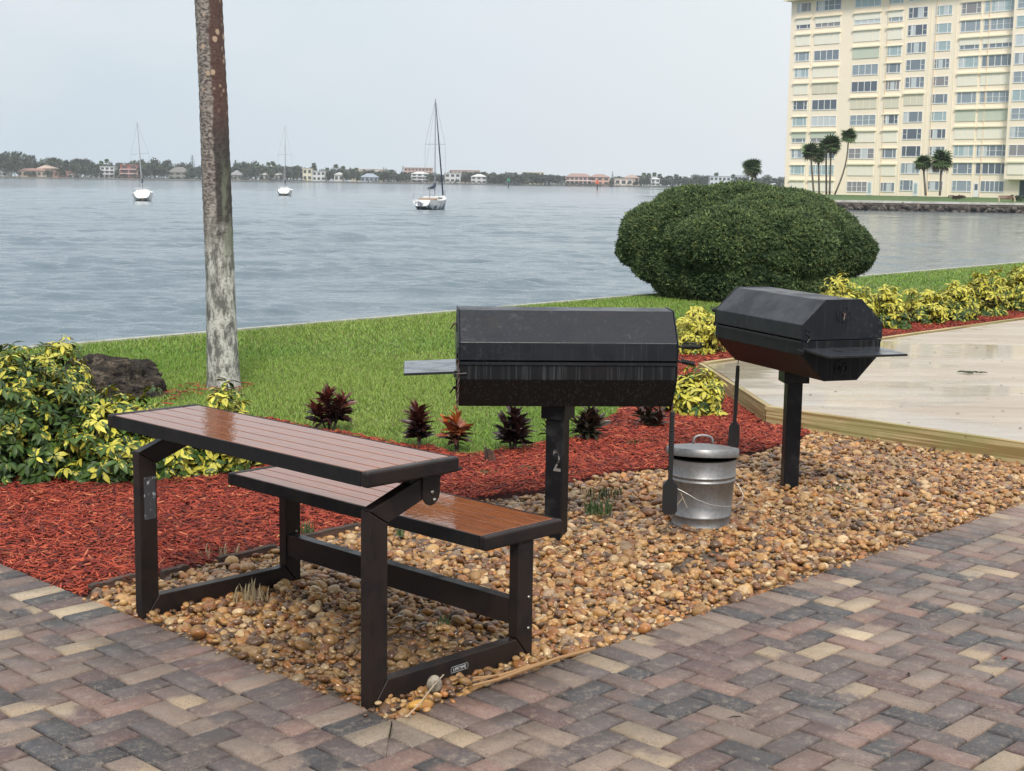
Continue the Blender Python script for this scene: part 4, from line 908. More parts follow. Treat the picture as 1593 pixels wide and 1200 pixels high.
# ------------------------------------------------------------------ dark rock
def rock(name, label, px, py, hw, depth, h, seed, m, dy=0):
    p = at(px, py); TV, TF = ico(5); d = TV.copy()
    n1 = vnoise(d, .35, seed, 3); n2 = vnoise(d, 1.1, seed+1, 3); n3 = np.abs(vnoise(d, 2.2, seed+2, 3))
    n4 = np.abs(vnoise(d*np.array([1, 1, 2.2]), 3.4, seed+4, 3)); S = d*(1+.20*n1+.17*n2-.16*n3-.10*n4)[:, None]; S = np.sign(S)*np.abs(S)**.92*np.array([hw, depth, h]); S[:, 2] = np.maximum(S[:, 2], -.1*h)+.25*h*0
    o = np_mesh(name, S, TF, m, smooth=True); o.location = (p[0], p[1]+depth*.7+dy, 0); return tag(o, label, 'rock')
M_rock = mat('dark_lava_rock', (.055, .045, .036), .92, spec=.2, var=[(9, (.17, .135, .10), .50, .66, (1, 1, 2.5)), (14, (.022, .020, .020), .5, .62)], bump=[(14, 1, .08), (45, 1, .04)])
rock('rock', 'dark craggy rock on the lawn between the left shrubs and the palm trunk', 150, 618, .49, .36, .29, 5, M_rock)
weedp = None
# ------------------------------------------------------------------ palm trunk
def near_palm():
    b0 = at(348, 603); R = empty('palm_tree', (b0[0], b0[1], 0), 0, 'tall near palm trunk, whitewashed grey below and dark with pale spots above', 'palm')
    nz, na = 260, 56; zt = 8.2; z = np.linspace(-.05, zt, nz); 
    V = []; ang = np.linspace(0, 2*np.pi, na, endpoint=False)
    Z, A_ = np.meshgrid(z, ang, indexing='ij')
    cx = -.014*Z - .004*Z**2*(Z < 3) - (Z >= 3)*(.004*9+.024*(Z-3)) 
    rr_ = .104 + .022*np.exp(-np.clip(Z, 0, 9)/.35) + .010*np.exp(-Z/1.5) - .0035*np.clip(Z-2, 0, 9)
    P3 = np.stack([np.cos(A_), np.sin(A_), Z*2.2], -1).reshape(-1, 3)
    bumpy = .0055*vnoise(P3*np.array([1.2, 1.2, 1]), .5, 71, 4).reshape(Z.shape) + .0028*np.sign(np.sin(Z*2*np.pi/.085+.4*np.sin(A_*3)))*.5
    rr_ = rr_+bumpy
    V = np.stack([cx+rr_*np.cos(A_), rr_*np.sin(A_), Z], -1).reshape(-1, 3)
    i, j = np.meshgrid(np.arange(nz-1), np.arange(na), indexing='ij'); a = (i*na+j).ravel(); bb = (i*na+(j+1) % na).ravel(); F = np.stack([a, bb, bb+na, a+na], 1)
    m, nt, b = newmat('palm_bark'); v = coords(nt); se = nn(nt, 'ShaderNodeSeparateXYZ'); L(nt, v, se.inputs[0])
    vz = coords(nt, (1, 1, .35)); n1 = noise(nt, vz, 22, 4, .65)
    low = mix(nt, mrange(nt, n1, .38, .62), (.13, .13, .118), (.52, .52, .47)); low = mix(nt, mrange(nt, noise(nt, v, 60, 3, .7), .50, .66, 0, .6), low, (.055, .053, .048))
    hi = mix(nt, mrange(nt, noise(nt, coords(nt, (1, 1, 2)), 34, 3), .38, .62), (.075, .062, .056), (.30, .265, .24))
    zf = mth(nt, 'ADD', se.outputs[2], mth(nt, 'MULTIPLY', mth(nt, 'SUBTRACT', noise(nt, vz, 5, 3), .5), 1.0)); c = mix(nt, mrange(nt, zf, .95, 1.55), low, hi)
    # dark red-brown patch on the right side, from 1.4 m up, moss streak below it
    xr = mth(nt, 'ADD', se.outputs[0], mth(nt, 'MULTIPLY', se.outputs[2], .022)); xr = mth(nt, 'ADD', xr, mth(nt, 'MULTIPLY', mth(nt, 'SUBTRACT', noise(nt, v, 6, 3), .5), .06))
    pd = mth(nt, 'MULTIPLY', mrange(nt, xr, .000, .022), mrange(nt, mth(nt, 'ADD', se.outputs[2], mth(nt, 'MULTIPLY', noise(nt, v, 9, 3), .5)), 1.35, 1.55)); c = mix(nt, mth(nt, 'MULTIPLY', pd, .88), c, mix(nt, mrange(nt, se.outputs[2], 1.8, 2.2), (.030, .026, .025), (.070, .030, .024)))
    ms = mth(nt, 'MULTIPLY', mrange(nt, xr, .045, .065), mth(nt, 'MULTIPLY', mrange(nt, se.outputs[2], .85, 1.1), mrange(nt, se.outputs[2], 1.9, 1.5))); ms = mth(nt, 'MULTIPLY', ms, mrange(nt, noise(nt, vz, 14, 4), .42, .56)); c = mix(nt, mth(nt, 'MULTIPLY', ms, .75), c, (.16, .18, .13))
    vo = nn(nt, 'ShaderNodeTexVoronoi'); vo.inputs['Scale'].default_value = 17; L(nt, coords(nt, (1, 1, .8)), vo.inputs['Vector'])
    spots = mth(nt, 'MULTIPLY', mrange(nt, mth(nt, 'ADD', vo.outputs['Distance'], mth(nt, 'MULTIPLY', noise(nt, v, 40, 3), .3)), .38, .50, 1, 0), mth(nt, 'MULTIPLY', mrange(nt, se.outputs[2], 1.9, 2.5), mrange(nt, noise(nt, v, 4.5, 2), .40, .50))); c = mix(nt, spots, c, (.42, .31, .22))
    L(nt, c, b.inputs['Base Color']); b.inputs['Roughness'].default_value = .85
    bn = nn(nt, 'ShaderNodeBump'); bn.inputs['Strength'].default_value = .8; bn.inputs['Distance'].default_value = .012; L(nt, noise(nt, coords(nt, (1, 1, .5)), 38, 5, .7), bn.inputs['Height']); L(nt, bn.outputs[0], b.inputs['Normal'])
    np_mesh('trunk', V, F, m, R, True)
    # crown of feather fronds above the frame
    parts = []; g = np.random.default_rng(9); top = np.array([-.17, 0, 8.15])
    tv, tf = leaf_tpl(.045, .55, .1)
    for k in range(16):
        a = k*2.4; el = g.uniform(-.2, 1.1); d = np.array([math.cos(a)*math.cos(el), math.sin(a)*math.cos(el), math.sin(el)]); ln = 2.3
        t = np.linspace(.12, 1, 34); sp_ = top+d*ln*t[:, None]+np.array([0, 0, -1.1])*(t**2)[:, None]; dt = d+np.array([0, 0, -1.1])*2*t[:, None]/ln; dt /= np.linalg.norm(dt, axis=1, keepdims=True)
        sd_ = np.cross(dt, (0, 0, 1)); sd_ /= np.linalg.norm(sd_, axis=1, keepdims=True)
        for s in (-1, 1):
            D = sd_*s+dt*.5+np.array([0, 0, -.25]); A = frames(D)*(.45*np.sin(np.clip(t, .1, 1)*2.6)+.12)[:, None, None]; parts.append(inst(tv, tf, A, sp_, np.tile(np.array([[.05, .10, .025]]), (34, 1))))
    V, F, C = merge(parts); np_mesh('crown', V, F, M_ti, R, False, C)
near_palm()

# ------------------------------------------------------------------ round bush
M_bush, nt, b = newmat('bush_leaf'); A = nn(nt, 'ShaderNodeAttribute', attribute_name='tint'); L(nt, A.outputs['Color'], b.inputs['Base Color']); b.inputs['Roughness'].default_value = .65; b.inputs['Specular IOR Level'].default_value = .15
def bush():
    g = np.random.default_rng(3); cY = 21.0; c = atY(1158, 400, cY); Rr = 196*cY/F0; Ht = 1.63
    R = empty('round_bush', (c[0], cY, 0), 0, 'big clipped dome shaped dark green bush on the lawn by the water', 'bush')
    lobes = []      # (x px, y px, half width px, half height px, depth offset m)
    for (lx, ly, lw, lh, dz_) in ((1158, 376, 160, 82, .0), (1032, 366, 68, 50, -.1), (1262, 388, 96, 52, .0), (1088, 338, 84, 44, -.1), (1215, 342, 92, 46, .1), (1150, 324, 76, 36, .0), (1240, 362, 100, 50, .3),
            (1082, 422, 74, 54, -.2), (1158, 424, 124, 62, -.3), (1225, 418, 96, 52, .0), (1050, 398, 72, 46, -.1), (1112, 372, 70, 50, -.75), (1205, 378, 74, 50, -.70), (998, 388, 38, 26, .0), (1150, 350, 110, 60, .8)):
        q = atY(lx, ly, cY); k_ = cY/F0; lobes.append((q[0]-c[0], dz_*1.2, q[2], lw*k_, lw*k_*(.8 if dz_ > -.5 else .75), lh*k_))
    Lb = np.array(lobes); area = Lb[:, 3]*Lb[:, 5]; P = []; Nn_ = []; Fi = []
    for li, l in enumerate(Lb):
        m_ = int(250000*area[li]/area.sum()); d = rnd_dirs(m_, g); d3 = d+li*3.1; rr0 = 1+.075*vnoise(d3, .9, 81+li, 3)+.035*vnoise(d3, 3.2, 120+li, 2)-np.abs(g.normal(0, .03, m_)); q = l[:3]+d*l[3:6]*rr0[:, None]
        ok = (q[:, 2] > .0); 
        for lj, o_ in enumerate(Lb):
            if lj != li: ok &= (((q-o_[:3])/o_[3:6])**2).sum(1) > .80
        P.append(q[ok]); Nn_.append(d[ok]/l[3:6]); Fi.append(vnoise(q[ok], 2.4, 85, 2))
    P = np.concatenate(P); nrm = np.concatenate(Nn_); nrm /= np.linalg.norm(nrm, axis=1, keepdims=True); fine = np.concatenate(Fi); n = len(P); lump = vnoise(P, .45, 86, 2)
    D = nrm*.9+np.array([0, 0, .35])+g.normal(0, .55, (n, 3)); tv = []; tf = []
    for k in range(5):      # sprig of five small leaves
        an = k*2.5; o = k*.16; dx, dy = math.cos(an)*.55, math.sin(an)*.55; q = len(tv)
        tv += [(o, 0, 0), (o+.35, dx*.6-dy*.28, dy*.6+dx*.28), (o+.75, dx, dy), (o+.35, dx*.6+dy*.28, dy*.6-dx*.28)]; tf.append((q, q+1, q+2, q+3))
    sz = g.uniform(.024, .052, n)*np.where(g.random(n) < .015, 1.7, 1)
    A = frames(D, g.random(n)*6.28)*sz[:, None, None]
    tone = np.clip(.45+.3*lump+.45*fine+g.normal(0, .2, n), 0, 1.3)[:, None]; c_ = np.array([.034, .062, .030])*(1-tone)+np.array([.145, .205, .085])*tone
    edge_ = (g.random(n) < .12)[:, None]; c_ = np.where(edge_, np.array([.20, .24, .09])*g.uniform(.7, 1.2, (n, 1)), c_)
    V, F, C = inst(np.array(tv), np.array(tf), A, P, c_)
    Pi = []
    for li, l in enumerate(Lb):
        m_ = int(26000*area[li]/area.sum()); Pi.append(l[:3]+rnd_dirs(m_, g)*l[3:6]*g.uniform(.5, .90, (m_, 1)))
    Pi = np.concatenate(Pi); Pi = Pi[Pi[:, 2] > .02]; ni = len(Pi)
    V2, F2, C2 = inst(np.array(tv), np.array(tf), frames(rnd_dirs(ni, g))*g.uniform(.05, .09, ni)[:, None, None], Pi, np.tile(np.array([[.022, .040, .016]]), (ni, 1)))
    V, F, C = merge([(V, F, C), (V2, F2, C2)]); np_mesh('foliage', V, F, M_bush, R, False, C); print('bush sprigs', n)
    bb = mat('bush_bark', (.07, .055, .045), .9)
    for k in range(16):
        mb = MB(); a = g.uniform(2.4, 5.2) if k < 11 else g.random()*6.28; b_ = Vector((math.cos(a)*Rr*.42, math.sin(a)*Rr*.36, -.02)); e = Vector((math.cos(a)*Rr*.72, math.sin(a)*Rr*.6, .62)); mb.tube([b_, (b_+e)/2+Vector((g.normal(0, .05), g.normal(0, .05), .05)), e], [.026, .018, .009], 6); mb.build('trunk', bb, R)
bush()

# ------------------------------------------------------------------ fan palms and trees
M_palm = mat('palm_frond', (1, 1, 1), .55, attr='tint'); M_ptr = mat('palm_trunk', (.13, .11, .09), .9)
def fan_tpl(k=11):
    V = []; F = []
    for i in range(k):
        a = (i-(k-1)/2)/(k-1)*3.6; ca, sa = math.cos(a), math.sin(a); q = len(V); w_ = .085; o = (.35, 0)
        V += [(.32, 0, 0), (.32+.45*ca-w_*sa, .45*sa+w_*ca, .02), (.32+.78*ca, .78*sa, -.16), (.32+.45*ca+w_*sa, .45*sa-w_*ca, .02)]; F.append((q, q+1, q+2, q+3))
    V += [(0, -.012, 0), (0, .012, 0), (.34, .012, 0), (.34, -.012, 0)]; q = len(V)-4; F.append((q, q+1, q+2, q+3)); return np.array(V), np.array(F)
FT = fan_tpl()
def palm_meshes(seed, cr, n=38):
    g = np.random.default_rng(seed); a = np.arange(n)*2.39996; el = np.linspace(-.95, 1.35, n)+g.normal(0, .12, n); D = np.stack([np.cos(a)*np.cos(el), np.sin(a)*np.cos(el), np.sin(el)], 1)
    c = np.array([.060, .100, .035])*g.uniform(.5, 1.7, (n, 1)); c[el < -.7] = (.12, .10, .06)
    return inst(FT[0], FT[1], frames(D, g.normal(0, .3, n))*cr*g.uniform(.65, 1.3, n)[:, None, None], np.zeros((n, 3)), c)
def palm(px, pyb, pyc, rpx, Y, label, seed, px_top=None, group=None, name='fan_palm', bend=0, tr=.14, n=46):
    b_ = atY(px, pyb, Y); t_ = atY(px_top if px_top is not None else px, pyc, Y); cr = rpx*Y/F0
    R = empty(name, tuple(b_), 0, label, 'palm', group); h = t_[2]-b_[2]; dx = t_[0]-b_[0]
    mb = MB(); pts = [(dx*(u**1.0)+bend*math.sin(u*math.pi), 0, h*u) for u in np.linspace(0, 1, 9)]; mb.tube(pts, [tr*(1.15-.3*u) for u in np.linspace(0, 1, 9)], 8); mb.build('trunk', M_ptr, R, smooth=True)
    V, F, C = palm_meshes(seed, cr, n); V = V+np.array([dx, 0, h]); np_mesh('crown', V, F, M_palm, R, False, C); return R
def crown_mesh(seed, w, d, h, n, leaf, cols, z0=0.):
    g = np.random.default_rng(seed); nb = 7; cs = np.stack([g.uniform(-.55, .55, nb)*w, g.uniform(-.4, .4, nb)*d, g.uniform(.3, .75, nb)*h], 1); rs = g.uniform(.34, .52, nb)
    k = g.integers(0, nb, n); dd = rnd_dirs(n, g); dd[:, 2] = np.where(dd[:, 2] < -.5, -dd[:, 2], dd[:, 2]); q = g.uniform(.7, 1.05, n)
    P = cs[k]+dd*np.array([w, d, h])*(rs[k]*q)[:, None]; P[:, 2] = np.clip(P[:, 2], .03*h, None)+z0
    tv = np.array([(-1, -.5, 0), (.1, -.8, .2), (1, .1, 0), (0, .8, .2)]); t = g.random((n, 1)); lump = np.clip(.5+.5*vnoise(P/w, .8, seed, 2), 0, 1)[:, None]
    c = np.array(cols[0])*(1-lump)+np.array(cols[1])*lump; return inst(tv, np.array([(0, 1, 2, 3)]), frames(rnd_dirs(n, g))*leaf*g.uniform(.5, 1.2, n)[:, None, None], P, c*g.uniform(.7, 1.3, (n, 1)))
# ------------------------------------------------------------------ apartment block across the cove
BK = -.20
fb = [atY(1130, 312, 196)[:2], atY(1313, 312, 191)[:2], atY(1600, 317, 186.5)[:2], atY(1900, 320, 182)[:2]]
A0_ = atY(1288, 290, 242); A1_ = atY(1551, 290, 220); fd = (A1_-A0_)[:2]; fd /= np.linalg.norm(fd); fang = math.atan2(fd[1], fd[0]); fn = np.array([-fd[1], fd[0]])
def fac(px, py):
    d = ray(px, py); o = np.array([0, 0, HC]); m = np.array([fd, -d[:2]]).T; s, t = np.linalg.solve(m, o[:2]-A0_[:2]); return s, HC+d[2]*t
GZ = .28
M_flawn = mat('far_lawn', (.055, .115, .03), .9, var=[(.15, (.085, .13, .04), .4, .6)], bump=[(3, .6, .1)])
mb = MB(); bk = [A0_[:2]-fd*22+fn*-2, A0_[:2]+fd*75+fn*-2]
mb.add([(p[0], p[1], BK) for p in fb] + [(bk[1][0], bk[1][1], GZ), (bk[0][0], bk[0][1], GZ)] + [(bk[1][0]+120, bk[1][1]+80, GZ), (bk[0][0]-5, bk[0][1]+120, GZ)], [(0, 1, 5), (1, 4, 5), (1, 2, 4), (2, 3, 4), (5, 4, 6, 7)])
mb.build('far_bank', M_flawn)['kind'] = 'structure'
R = empty('rock_seawall', (fb[0][0], fb[0][1], 0), 0, 'dark rock seawall with a pale concrete cap in front of the apartment block', 'seawall')
o0 = fb[0]; M_frock = mat('seawall_rock', (.060, .048, .042), .95, var=[(1.1, (.14, .12, .10), .46, .62, (1, 1, 2.5)), (2.8, (.018, .016, .015), .48, .6, (1, 1, 2))], bump=[(1.2, 1, .5)])
M_fcap = mat('far_cap', (.52, .51, .47), .8, var=[(.8, (.40, .39, .36), .45, .6)])
mb = MB(); mc = MB(); mg = MB()
for a_, b_ in zip(fb[:-1], fb[1:]):
    a_, b_ = a_-o0, b_-o0; d = (b_-a_)/np.linalg.norm(b_-a_); n_ = np.array([d[1], -d[0]])
    mb.prism([tuple(a_+n_*.9), tuple(b_+n_*.9), tuple(b_-n_*.3), tuple(a_-n_*.3)], SEA-1, BK-.42); mc.prism([tuple(a_+n_*.35), tuple(b_+n_*.35), tuple(b_-n_*1.4), tuple(a_-n_*1.4)], BK-.22, BK+.06); mg.prism([tuple(a_+n_*.2), tuple(b_+n_*.2), tuple(b_-n_*.3), tuple(a_-n_*.3)], BK-.60, BK-.225)
    ln = np.linalg.norm(b_-a_); k = 0
    while k*2.6 < ln:
        p = a_+d*k*2.6+n_*.24; mg.box(p[0]-.10, p[0]+.10, p[1]-.06, p[1]+.06, BK-.75, BK-.25); k += 1
rk = mb.build('rock_face', M_frock, R); mc.build('cap', M_fcap, R); mg.build('beam', mat('far_beam', (.20, .17, .14), .9), R)
# rugged stones in front of the face, part of the seawall
parts = []; g = np.random.default_rng(4); TV, TF = ico(2)
for a_, b_ in zip(fb[:-1], fb[1:]):
    ln = np.linalg.norm(b_-a_); n = int(ln*5); t = g.random(n); d = (b_-a_)/ln; n_ = np.array([d[1], -d[0]]); P = (a_-o0)+(b_-a_)*t[:, None]+n_*g.uniform(.5, 1.3, n)[:, None]
    T = np.concatenate([P, g.uniform(SEA-.1, BK-.55, n)[:, None]], 1); parts.append(inst(TV*(1+.2*vnoise(TV, .5, 5, 2)[:, None]), TF, frames(rnd_dirs(n, g))*np.stack([g.uniform(.25, .55, n), g.uniform(.2, .4, n), g.uniform(.15, .3, n)], 1)[:, None, :], T, g.uniform(.4, 1.8, (n, 1))*np.array([[.075, .062, .054]])))
V, F, C = merge(parts); np_mesh('stones', V, F, mat('rubble', (1, 1, 1), .95, attr='tint'), R, False, C)

def apartment():
    M_w = mat('cream_stucco', (.92, .80, .635), .85, var=[(.06, (.88, .77, .61), .4, .6)]); M_hood = mat('cream_ledge', (.90, .80, .60), .8)
    M_fr = mat('white_window_frame', (.78, .78, .75), .5); M_sh = mat('cream_shutter', (.84, .80, .68), .7); M_sht = mat('tan_shutter', (.68, .64, .51), .7); M_shg = mat('sage_shutter', (.56, .60, .49), .7)
    panes = []
    for i, c in enumerate([(.20, .24, .28), (.29, .34, .38), (.36, .46, .48), (.12, .145, .18), (.56, .60, .61), (.27, .26, .27)]): panes.append(mat('window_glass_%s' % 'abcdef'[i], c, .12, spec=.6))
    sL = fac(1224.5, 184)[0]; sR = fac(1660, 184)[0]; zr = fac(1232, 3)[1]
    z1 = fac(1288, 290.4)[1]; z12 = fac(1288, 9)[1]; fh = (z12-z1)/11
    z1b = fac(1551, 290.9)[1]; z11b = fac(1551, 9.9)[1]; fhb = (z11b-z1b)/10
    R = empty('apartment_building', (A0_[0], A0_[1], 0), fang, 'tall cream apartment block with rows of windows and closed shutters across the cove', 'apartment building')
    D = 20.
    mb = MB(); mb.box(sL, sR, .0, D, GZ-1, zr); wall = mb.build('wall', M_w, R)
    sI = fac(1574, 184)[0]; mb = MB(); mb.box(sI, sR+.02, -1.3, -.002, GZ+2.75, zr-.02); mb.build('projecting_bay', M_w, R)
    mb = MB(); mb.box(sL-.5, sR+.5, -1.7, D+.5, zr+.003, zr+.75); mb.build('roof', M_hood, R)
    mb = MB(); mb.box(sL+6, sL+16, 6, 14, zr+.75, zr+4.2); mb.build('roof_housing', M_w, R)
    M_pipe = mat('peach_downpipe', (.80, .64, .47), .7)
    for px in (1375, 1449, 1531):
        s = fac(px, 184)[0]; mb = MB(); mb.box(s-.06, s+.06, -.12, -.002, GZ, zr-.01); mb.build('downpipe', M_pipe, R)
    # shallow vertical fins between the window stacks
    for px in (1258, 1322.5, 1366, 1402, 1441, 1480, 1518):
        s = fac(px, 184)[0]; mb = MB(); mb.box(s-.05, s+.05, -.05, -.0015, GZ, zr-.02); mb.build('joint_strip', M_hood, R)
    cols = dict(A=(1234, 1254.5, 'whswwswwhwws', 3), B=(1263, 1300.5, 'whswstwwhwws', 4), C=(1323, 1362, 'whsgwwtwswsw', 4), D=(1374.5, 1396.5, 'whswwwtwswsw', 3), E=(1406, 1434.5, 'wwwwwwtwwwww', 3), F=(1447.5, 1472, 'wwwwwwwwwwww', 3), G=(1487.5, 1516.5, 'wwwhwswgswww', 3), H=(1523, 1572.5, 'wwwhwswgswww', 5), I=(1580, 1604, 'wwwwwwwwwwst', 2))
    g = random.Random(2); rows = 0
    for cn, (p0, p1, codes, nm) in cols.items():
        s0, s1 = fac(p0, 184)[0], fac(p1, 184)[0]; f0 = -1.303 if cn == 'I' else 0.
        F_h = fhb if cn > 'D' else fh; Z1 = z1b if cn > 'D' else z1
        for i, cd in enumerate(codes):
            fl = 12-i
            if cn == 'I' and fl == 1: continue
            zc = Z1+F_h*(fl-1)+.05; w = s1-s0
            hh = .66 if cn in 'ADF' else .76
            if cd in 'stg':
                mt = {'s': M_sh, 't': M_sht, 'g': M_shg}[cd]; mb = MB(); mb.box(s0-.1, s1+.1, f0-.10, f0-.002, zc-.88, zc+.86)
                sh_ = mb.build('shutter', mt, R)
                mb = MB(); mb.box(s0-.25, s1+.25, f0-.34, f0-.003, zc+.863, zc+1.10); mb.build('shutter_box', M_hood, sh_)
                mb = MB(); k = max(2, int(w/1.0))
                if cd != 'g':
                    for q in range(1, k): mb.box(s0+w*q/k-.025, s0+w*q/k+.025, f0-.13, f0-.101, zc-.86, zc+.85)
                    mb.build('shutter_joint', M_hood, sh_)
                continue
            zt, zb = zc+hh, zc-hh
            if cd == 'h':
                mb = MB(); mb.box(s0-.1, s1+.1, f0-.10, f0-.002, zc-.15, zc+.9); mb.build('shutter', M_sh if fl > 5 else M_shg, R)
                mb = MB(); mb.box(s0-.25, s1+.25, f0-.34, f0-.003, zc+.903, zc+1.12); mb.build('shutter_box', M_hood, R); zt = zc-.16; zb = zc-.72
            if fl == 1 and cn in 'CEH':   # ground floor with a door beside it
                dw = .95; 
                if cn == 'H': ds0 = s0-.25; s0_ = s0+dw; s1_ = s1-.5
                else: ds0 = s1-dw; s0_ = s0; s1_ = s1-dw-.1
                mb = MB(); mb.box(ds0, ds0+dw, -.06, -.002, GZ+.05, GZ+2.25); dr_ = mb.build('door', M_fr, R)
                mb = MB(); mb.box(ds0+.22, ds0+dw-.22, -.075, -.061, GZ+(1.1 if cn == 'H' else .35), GZ+2.0); mb.build('door_glass', panes[2 if cn != 'H' else 3], dr_)
                a0, a1 = s0_, s1_
            else: a0, a1 = s0, s1
            w = a1-a0; fw_ = .085
            mb = MB(); mb.box(a0-fw_, a1+fw_, f0-.07, f0-.002, zt, zt+fw_); mb.box(a0-fw_, a1+fw_, f0-.09, f0-.002, zb-fw_-.04, zb)
            mb.box(a0-fw_, a0, f0-.07, f0-.002, zb, zt); mb.box(a1, a1+fw_, f0-.07, f0-.002, zb, zt)
            br = [0, .22, .78, 1] if nm == 3 else [q/nm for q in range(nm+1)]
            if cn == 'B': br = [0, .25, .5, .75, 1]
            for q in br[1:-1]: mb.box(a0+w*q-.05, a0+w*q+.05, f0-.065, f0-.002, zb, zt)
            if g.random() < .55 and cd == 'w':
                for q in range(len(br)-1):
                    if q in (0, len(br)-2) or nm > 3: mb.box(a0+w*br[q]+.051, a0+w*br[q+1]-.051, f0-.055, f0-.002, zc-.025, zc+.025)
            wn = mb.build('window', M_fr, R)
            pi = g.choices(range(6), [5, 4, 3, 3, 2, 2])[0]
            mb = MB(); mb.box(a0, a1, f0-.022, f0-.004, zb, zt); mb.build('pane', panes[pi], wn)
            if cd == 'w' and g.random() < .35 and w > 1.5:   # curtains behind
                q0 = g.random()*.5; mb = MB(); mb.box(a0+w*q0, a0+w*(q0+.28), f0-.026, f0-.0225, zb+.02, zt-.02); mb.build('curtain', panes[4], wn)
            if cd == 'w' and cn in 'ADGH' and fl > 1:
                mb = MB(); mb.box(a0-.25, a1+.25, f0-.22, f0-.003, zt+fw_+.02, zt+fw_+.16); mb.build('ledge', M_hood, wn)
    # recessed glass entrance under the bay
    s0 = fac(1586, 295)[0]; mb = MB(); mb.box(s0, s0+6, -.05, -.002, GZ+.02, GZ+2.6); en = mb.build('entrance', mat('dark_entrance', (.03, .05, .05), .2), R)
    mb = MB(); 
    for q in range(5): mb.box(s0+q*1.5-.05, s0+q*1.5+.05, -.09, -.051, GZ+.02, GZ+2.6)
    mb.build('door_frame', mat('grey_frame', (.42, .44, .42), .5), en)
apartment()
gp_ = 'palms in front of the apartment block'
for a in [(1266, 302.5, 238, 14.5, 222, 'leftmost fan palm of the clump before the apartment block', 1, 1261), (1274.5, 303, 243, 12, 224, 'second palm of the left clump, with the lowest crown', 2, 1273), (1285.5, 303, 229, 11.5, 228, 'thin trunked palm in the middle of the left clump', 3, 1285), (1290.5, 303, 226, 14.5, 226, 'tallest upright palm of the left clump before the apartment block', 4, 1293),
          (1440, 304.5, 254, 13, 206, 'shorter left palm of the pair before the apartment block', 6, 1436), (1462, 304.5, 251, 17, 205, 'fuller right palm of the pair before the apartment block', 7, 1465)]:
    palm(a[0], a[1], a[2], a[3], a[4], a[5], a[6], px_top=a[7], group=gp_)
palm(1298.5, 303, 212, 12.5, 222, 'tall palm with a curved leaning trunk right of the clump', 5, px_top=1320, group=gp_, bend=.55, tr=.12)
palm(1170, 303, 262, 15, 232, 'single fan palm rising behind the round bush, left of the apartment block', 8, name='fan_palm')
def park_bench(px, py, Y):
    p = atY(px, py, Y); R = empty('park_bench', (p[0], p[1], BK+.06), rad(-4), 'brown slatted park bench with cream ends on the far bank', 'bench'); mw = mat('bench_slat', (.12, .055, .035), .6); mc_ = mat('bench_end', (.62, .52, .36), .6)
    for s in (-1, 1):
        mb = MB(); x = s*1.0; mb.bar((x, -.45, 0), (x, -.38, .6), .10, .10); mb.bar((x, .0, 0), (x, .12, .95), .10, .10); mb.bar((x, -.45, .6), (x, .05, .62), .10, .08); mb.bar((x, -.4, .35), (x, .05, .35), .08, .08); mb.build('bench_end', mc_, R, bevel=.01)
    mb = MB(); 
    for k in range(4): mb.box(-.95, .95, -.40+.11*k, -.31+.11*k, .40, .43)
    mb.build('seat', mw, R); mb = MB()
    for k in range(3): mb.box(-.95, .95, .035+.022*k, .06+.022*k, .48+.15*k, .60+.15*k)
    mb.build('backrest', mw, R)
park_bench(1565, 316, 190)
def shrub_far(px, py, Y, w, h, label, cols, seed, name='clipped_shrub', z=None, n=500, leaf=.12, cat='shrub'):
    p = atY(px, py, Y); R = empty(name, (p[0], p[1], z if z is not None else p[2]), 0, label, cat); V, F, C = crown_mesh(seed, w, w*.6, h, n, leaf, cols); np_mesh('foliage', V, F, M_palm, R, False, C)
    mb = MB(); mb.tube([(0, 0, -.2), (0, 0, h*.4)], .05, 6); mb.build('stem', M_twig, R)
shrub_far(1583, 314, 192, 1.7, .95, 'small dark green shrub at the end of the park bench', ((.02, .04, .015), (.04, .075, .025)), 3, z=BK)
shrub_far(1488, 309, 200, 1.3, .55, 'low brownish shrub alone on the far lawn', ((.08, .05, .035), (.14, .09, .06)), 4, z=.02)

# ------------------------------------------------------------------ sailboats
M_hull = mat('boat_white', (.74, .74, .72), .4, var=[(1.6, (.50, .47, .42), .52, .7, (1, 1, .5))]); M_anti = mat('antifouling', (.030, .035, .050), .7); M_mast = mat('mast_alloy', (.30, .31, .33), .4, .5); M_cov = mat('sail_cover', (.020, .030, .060), .8); M_dk = mat('boat_window', (.03, .035, .04), .2); M_tan = mat('teak_locker', (.30, .20, .13), .6)
M_stain, nt, b = newmat('stained_hull'); v = coords(nt); se = nn(nt, 'ShaderNodeSeparateXYZ'); L(nt, v, se.inputs[0])
L(nt, mix(nt, mrange(nt, mth(nt, 'SUBTRACT', mth(nt, 'ADD', noise(nt, v, .9, 4), mth(nt, 'MULTIPLY', noise(nt, coords(nt, (1, 1, .2)), 3, 3), .25)), mth(nt, 'MULTIPLY', se.outputs[2], .28)), .46, .60), (.72, .72, .71), (.09, .115, .155)), b.inputs['Base Color']); b.inputs['Roughness'].default_value = .45
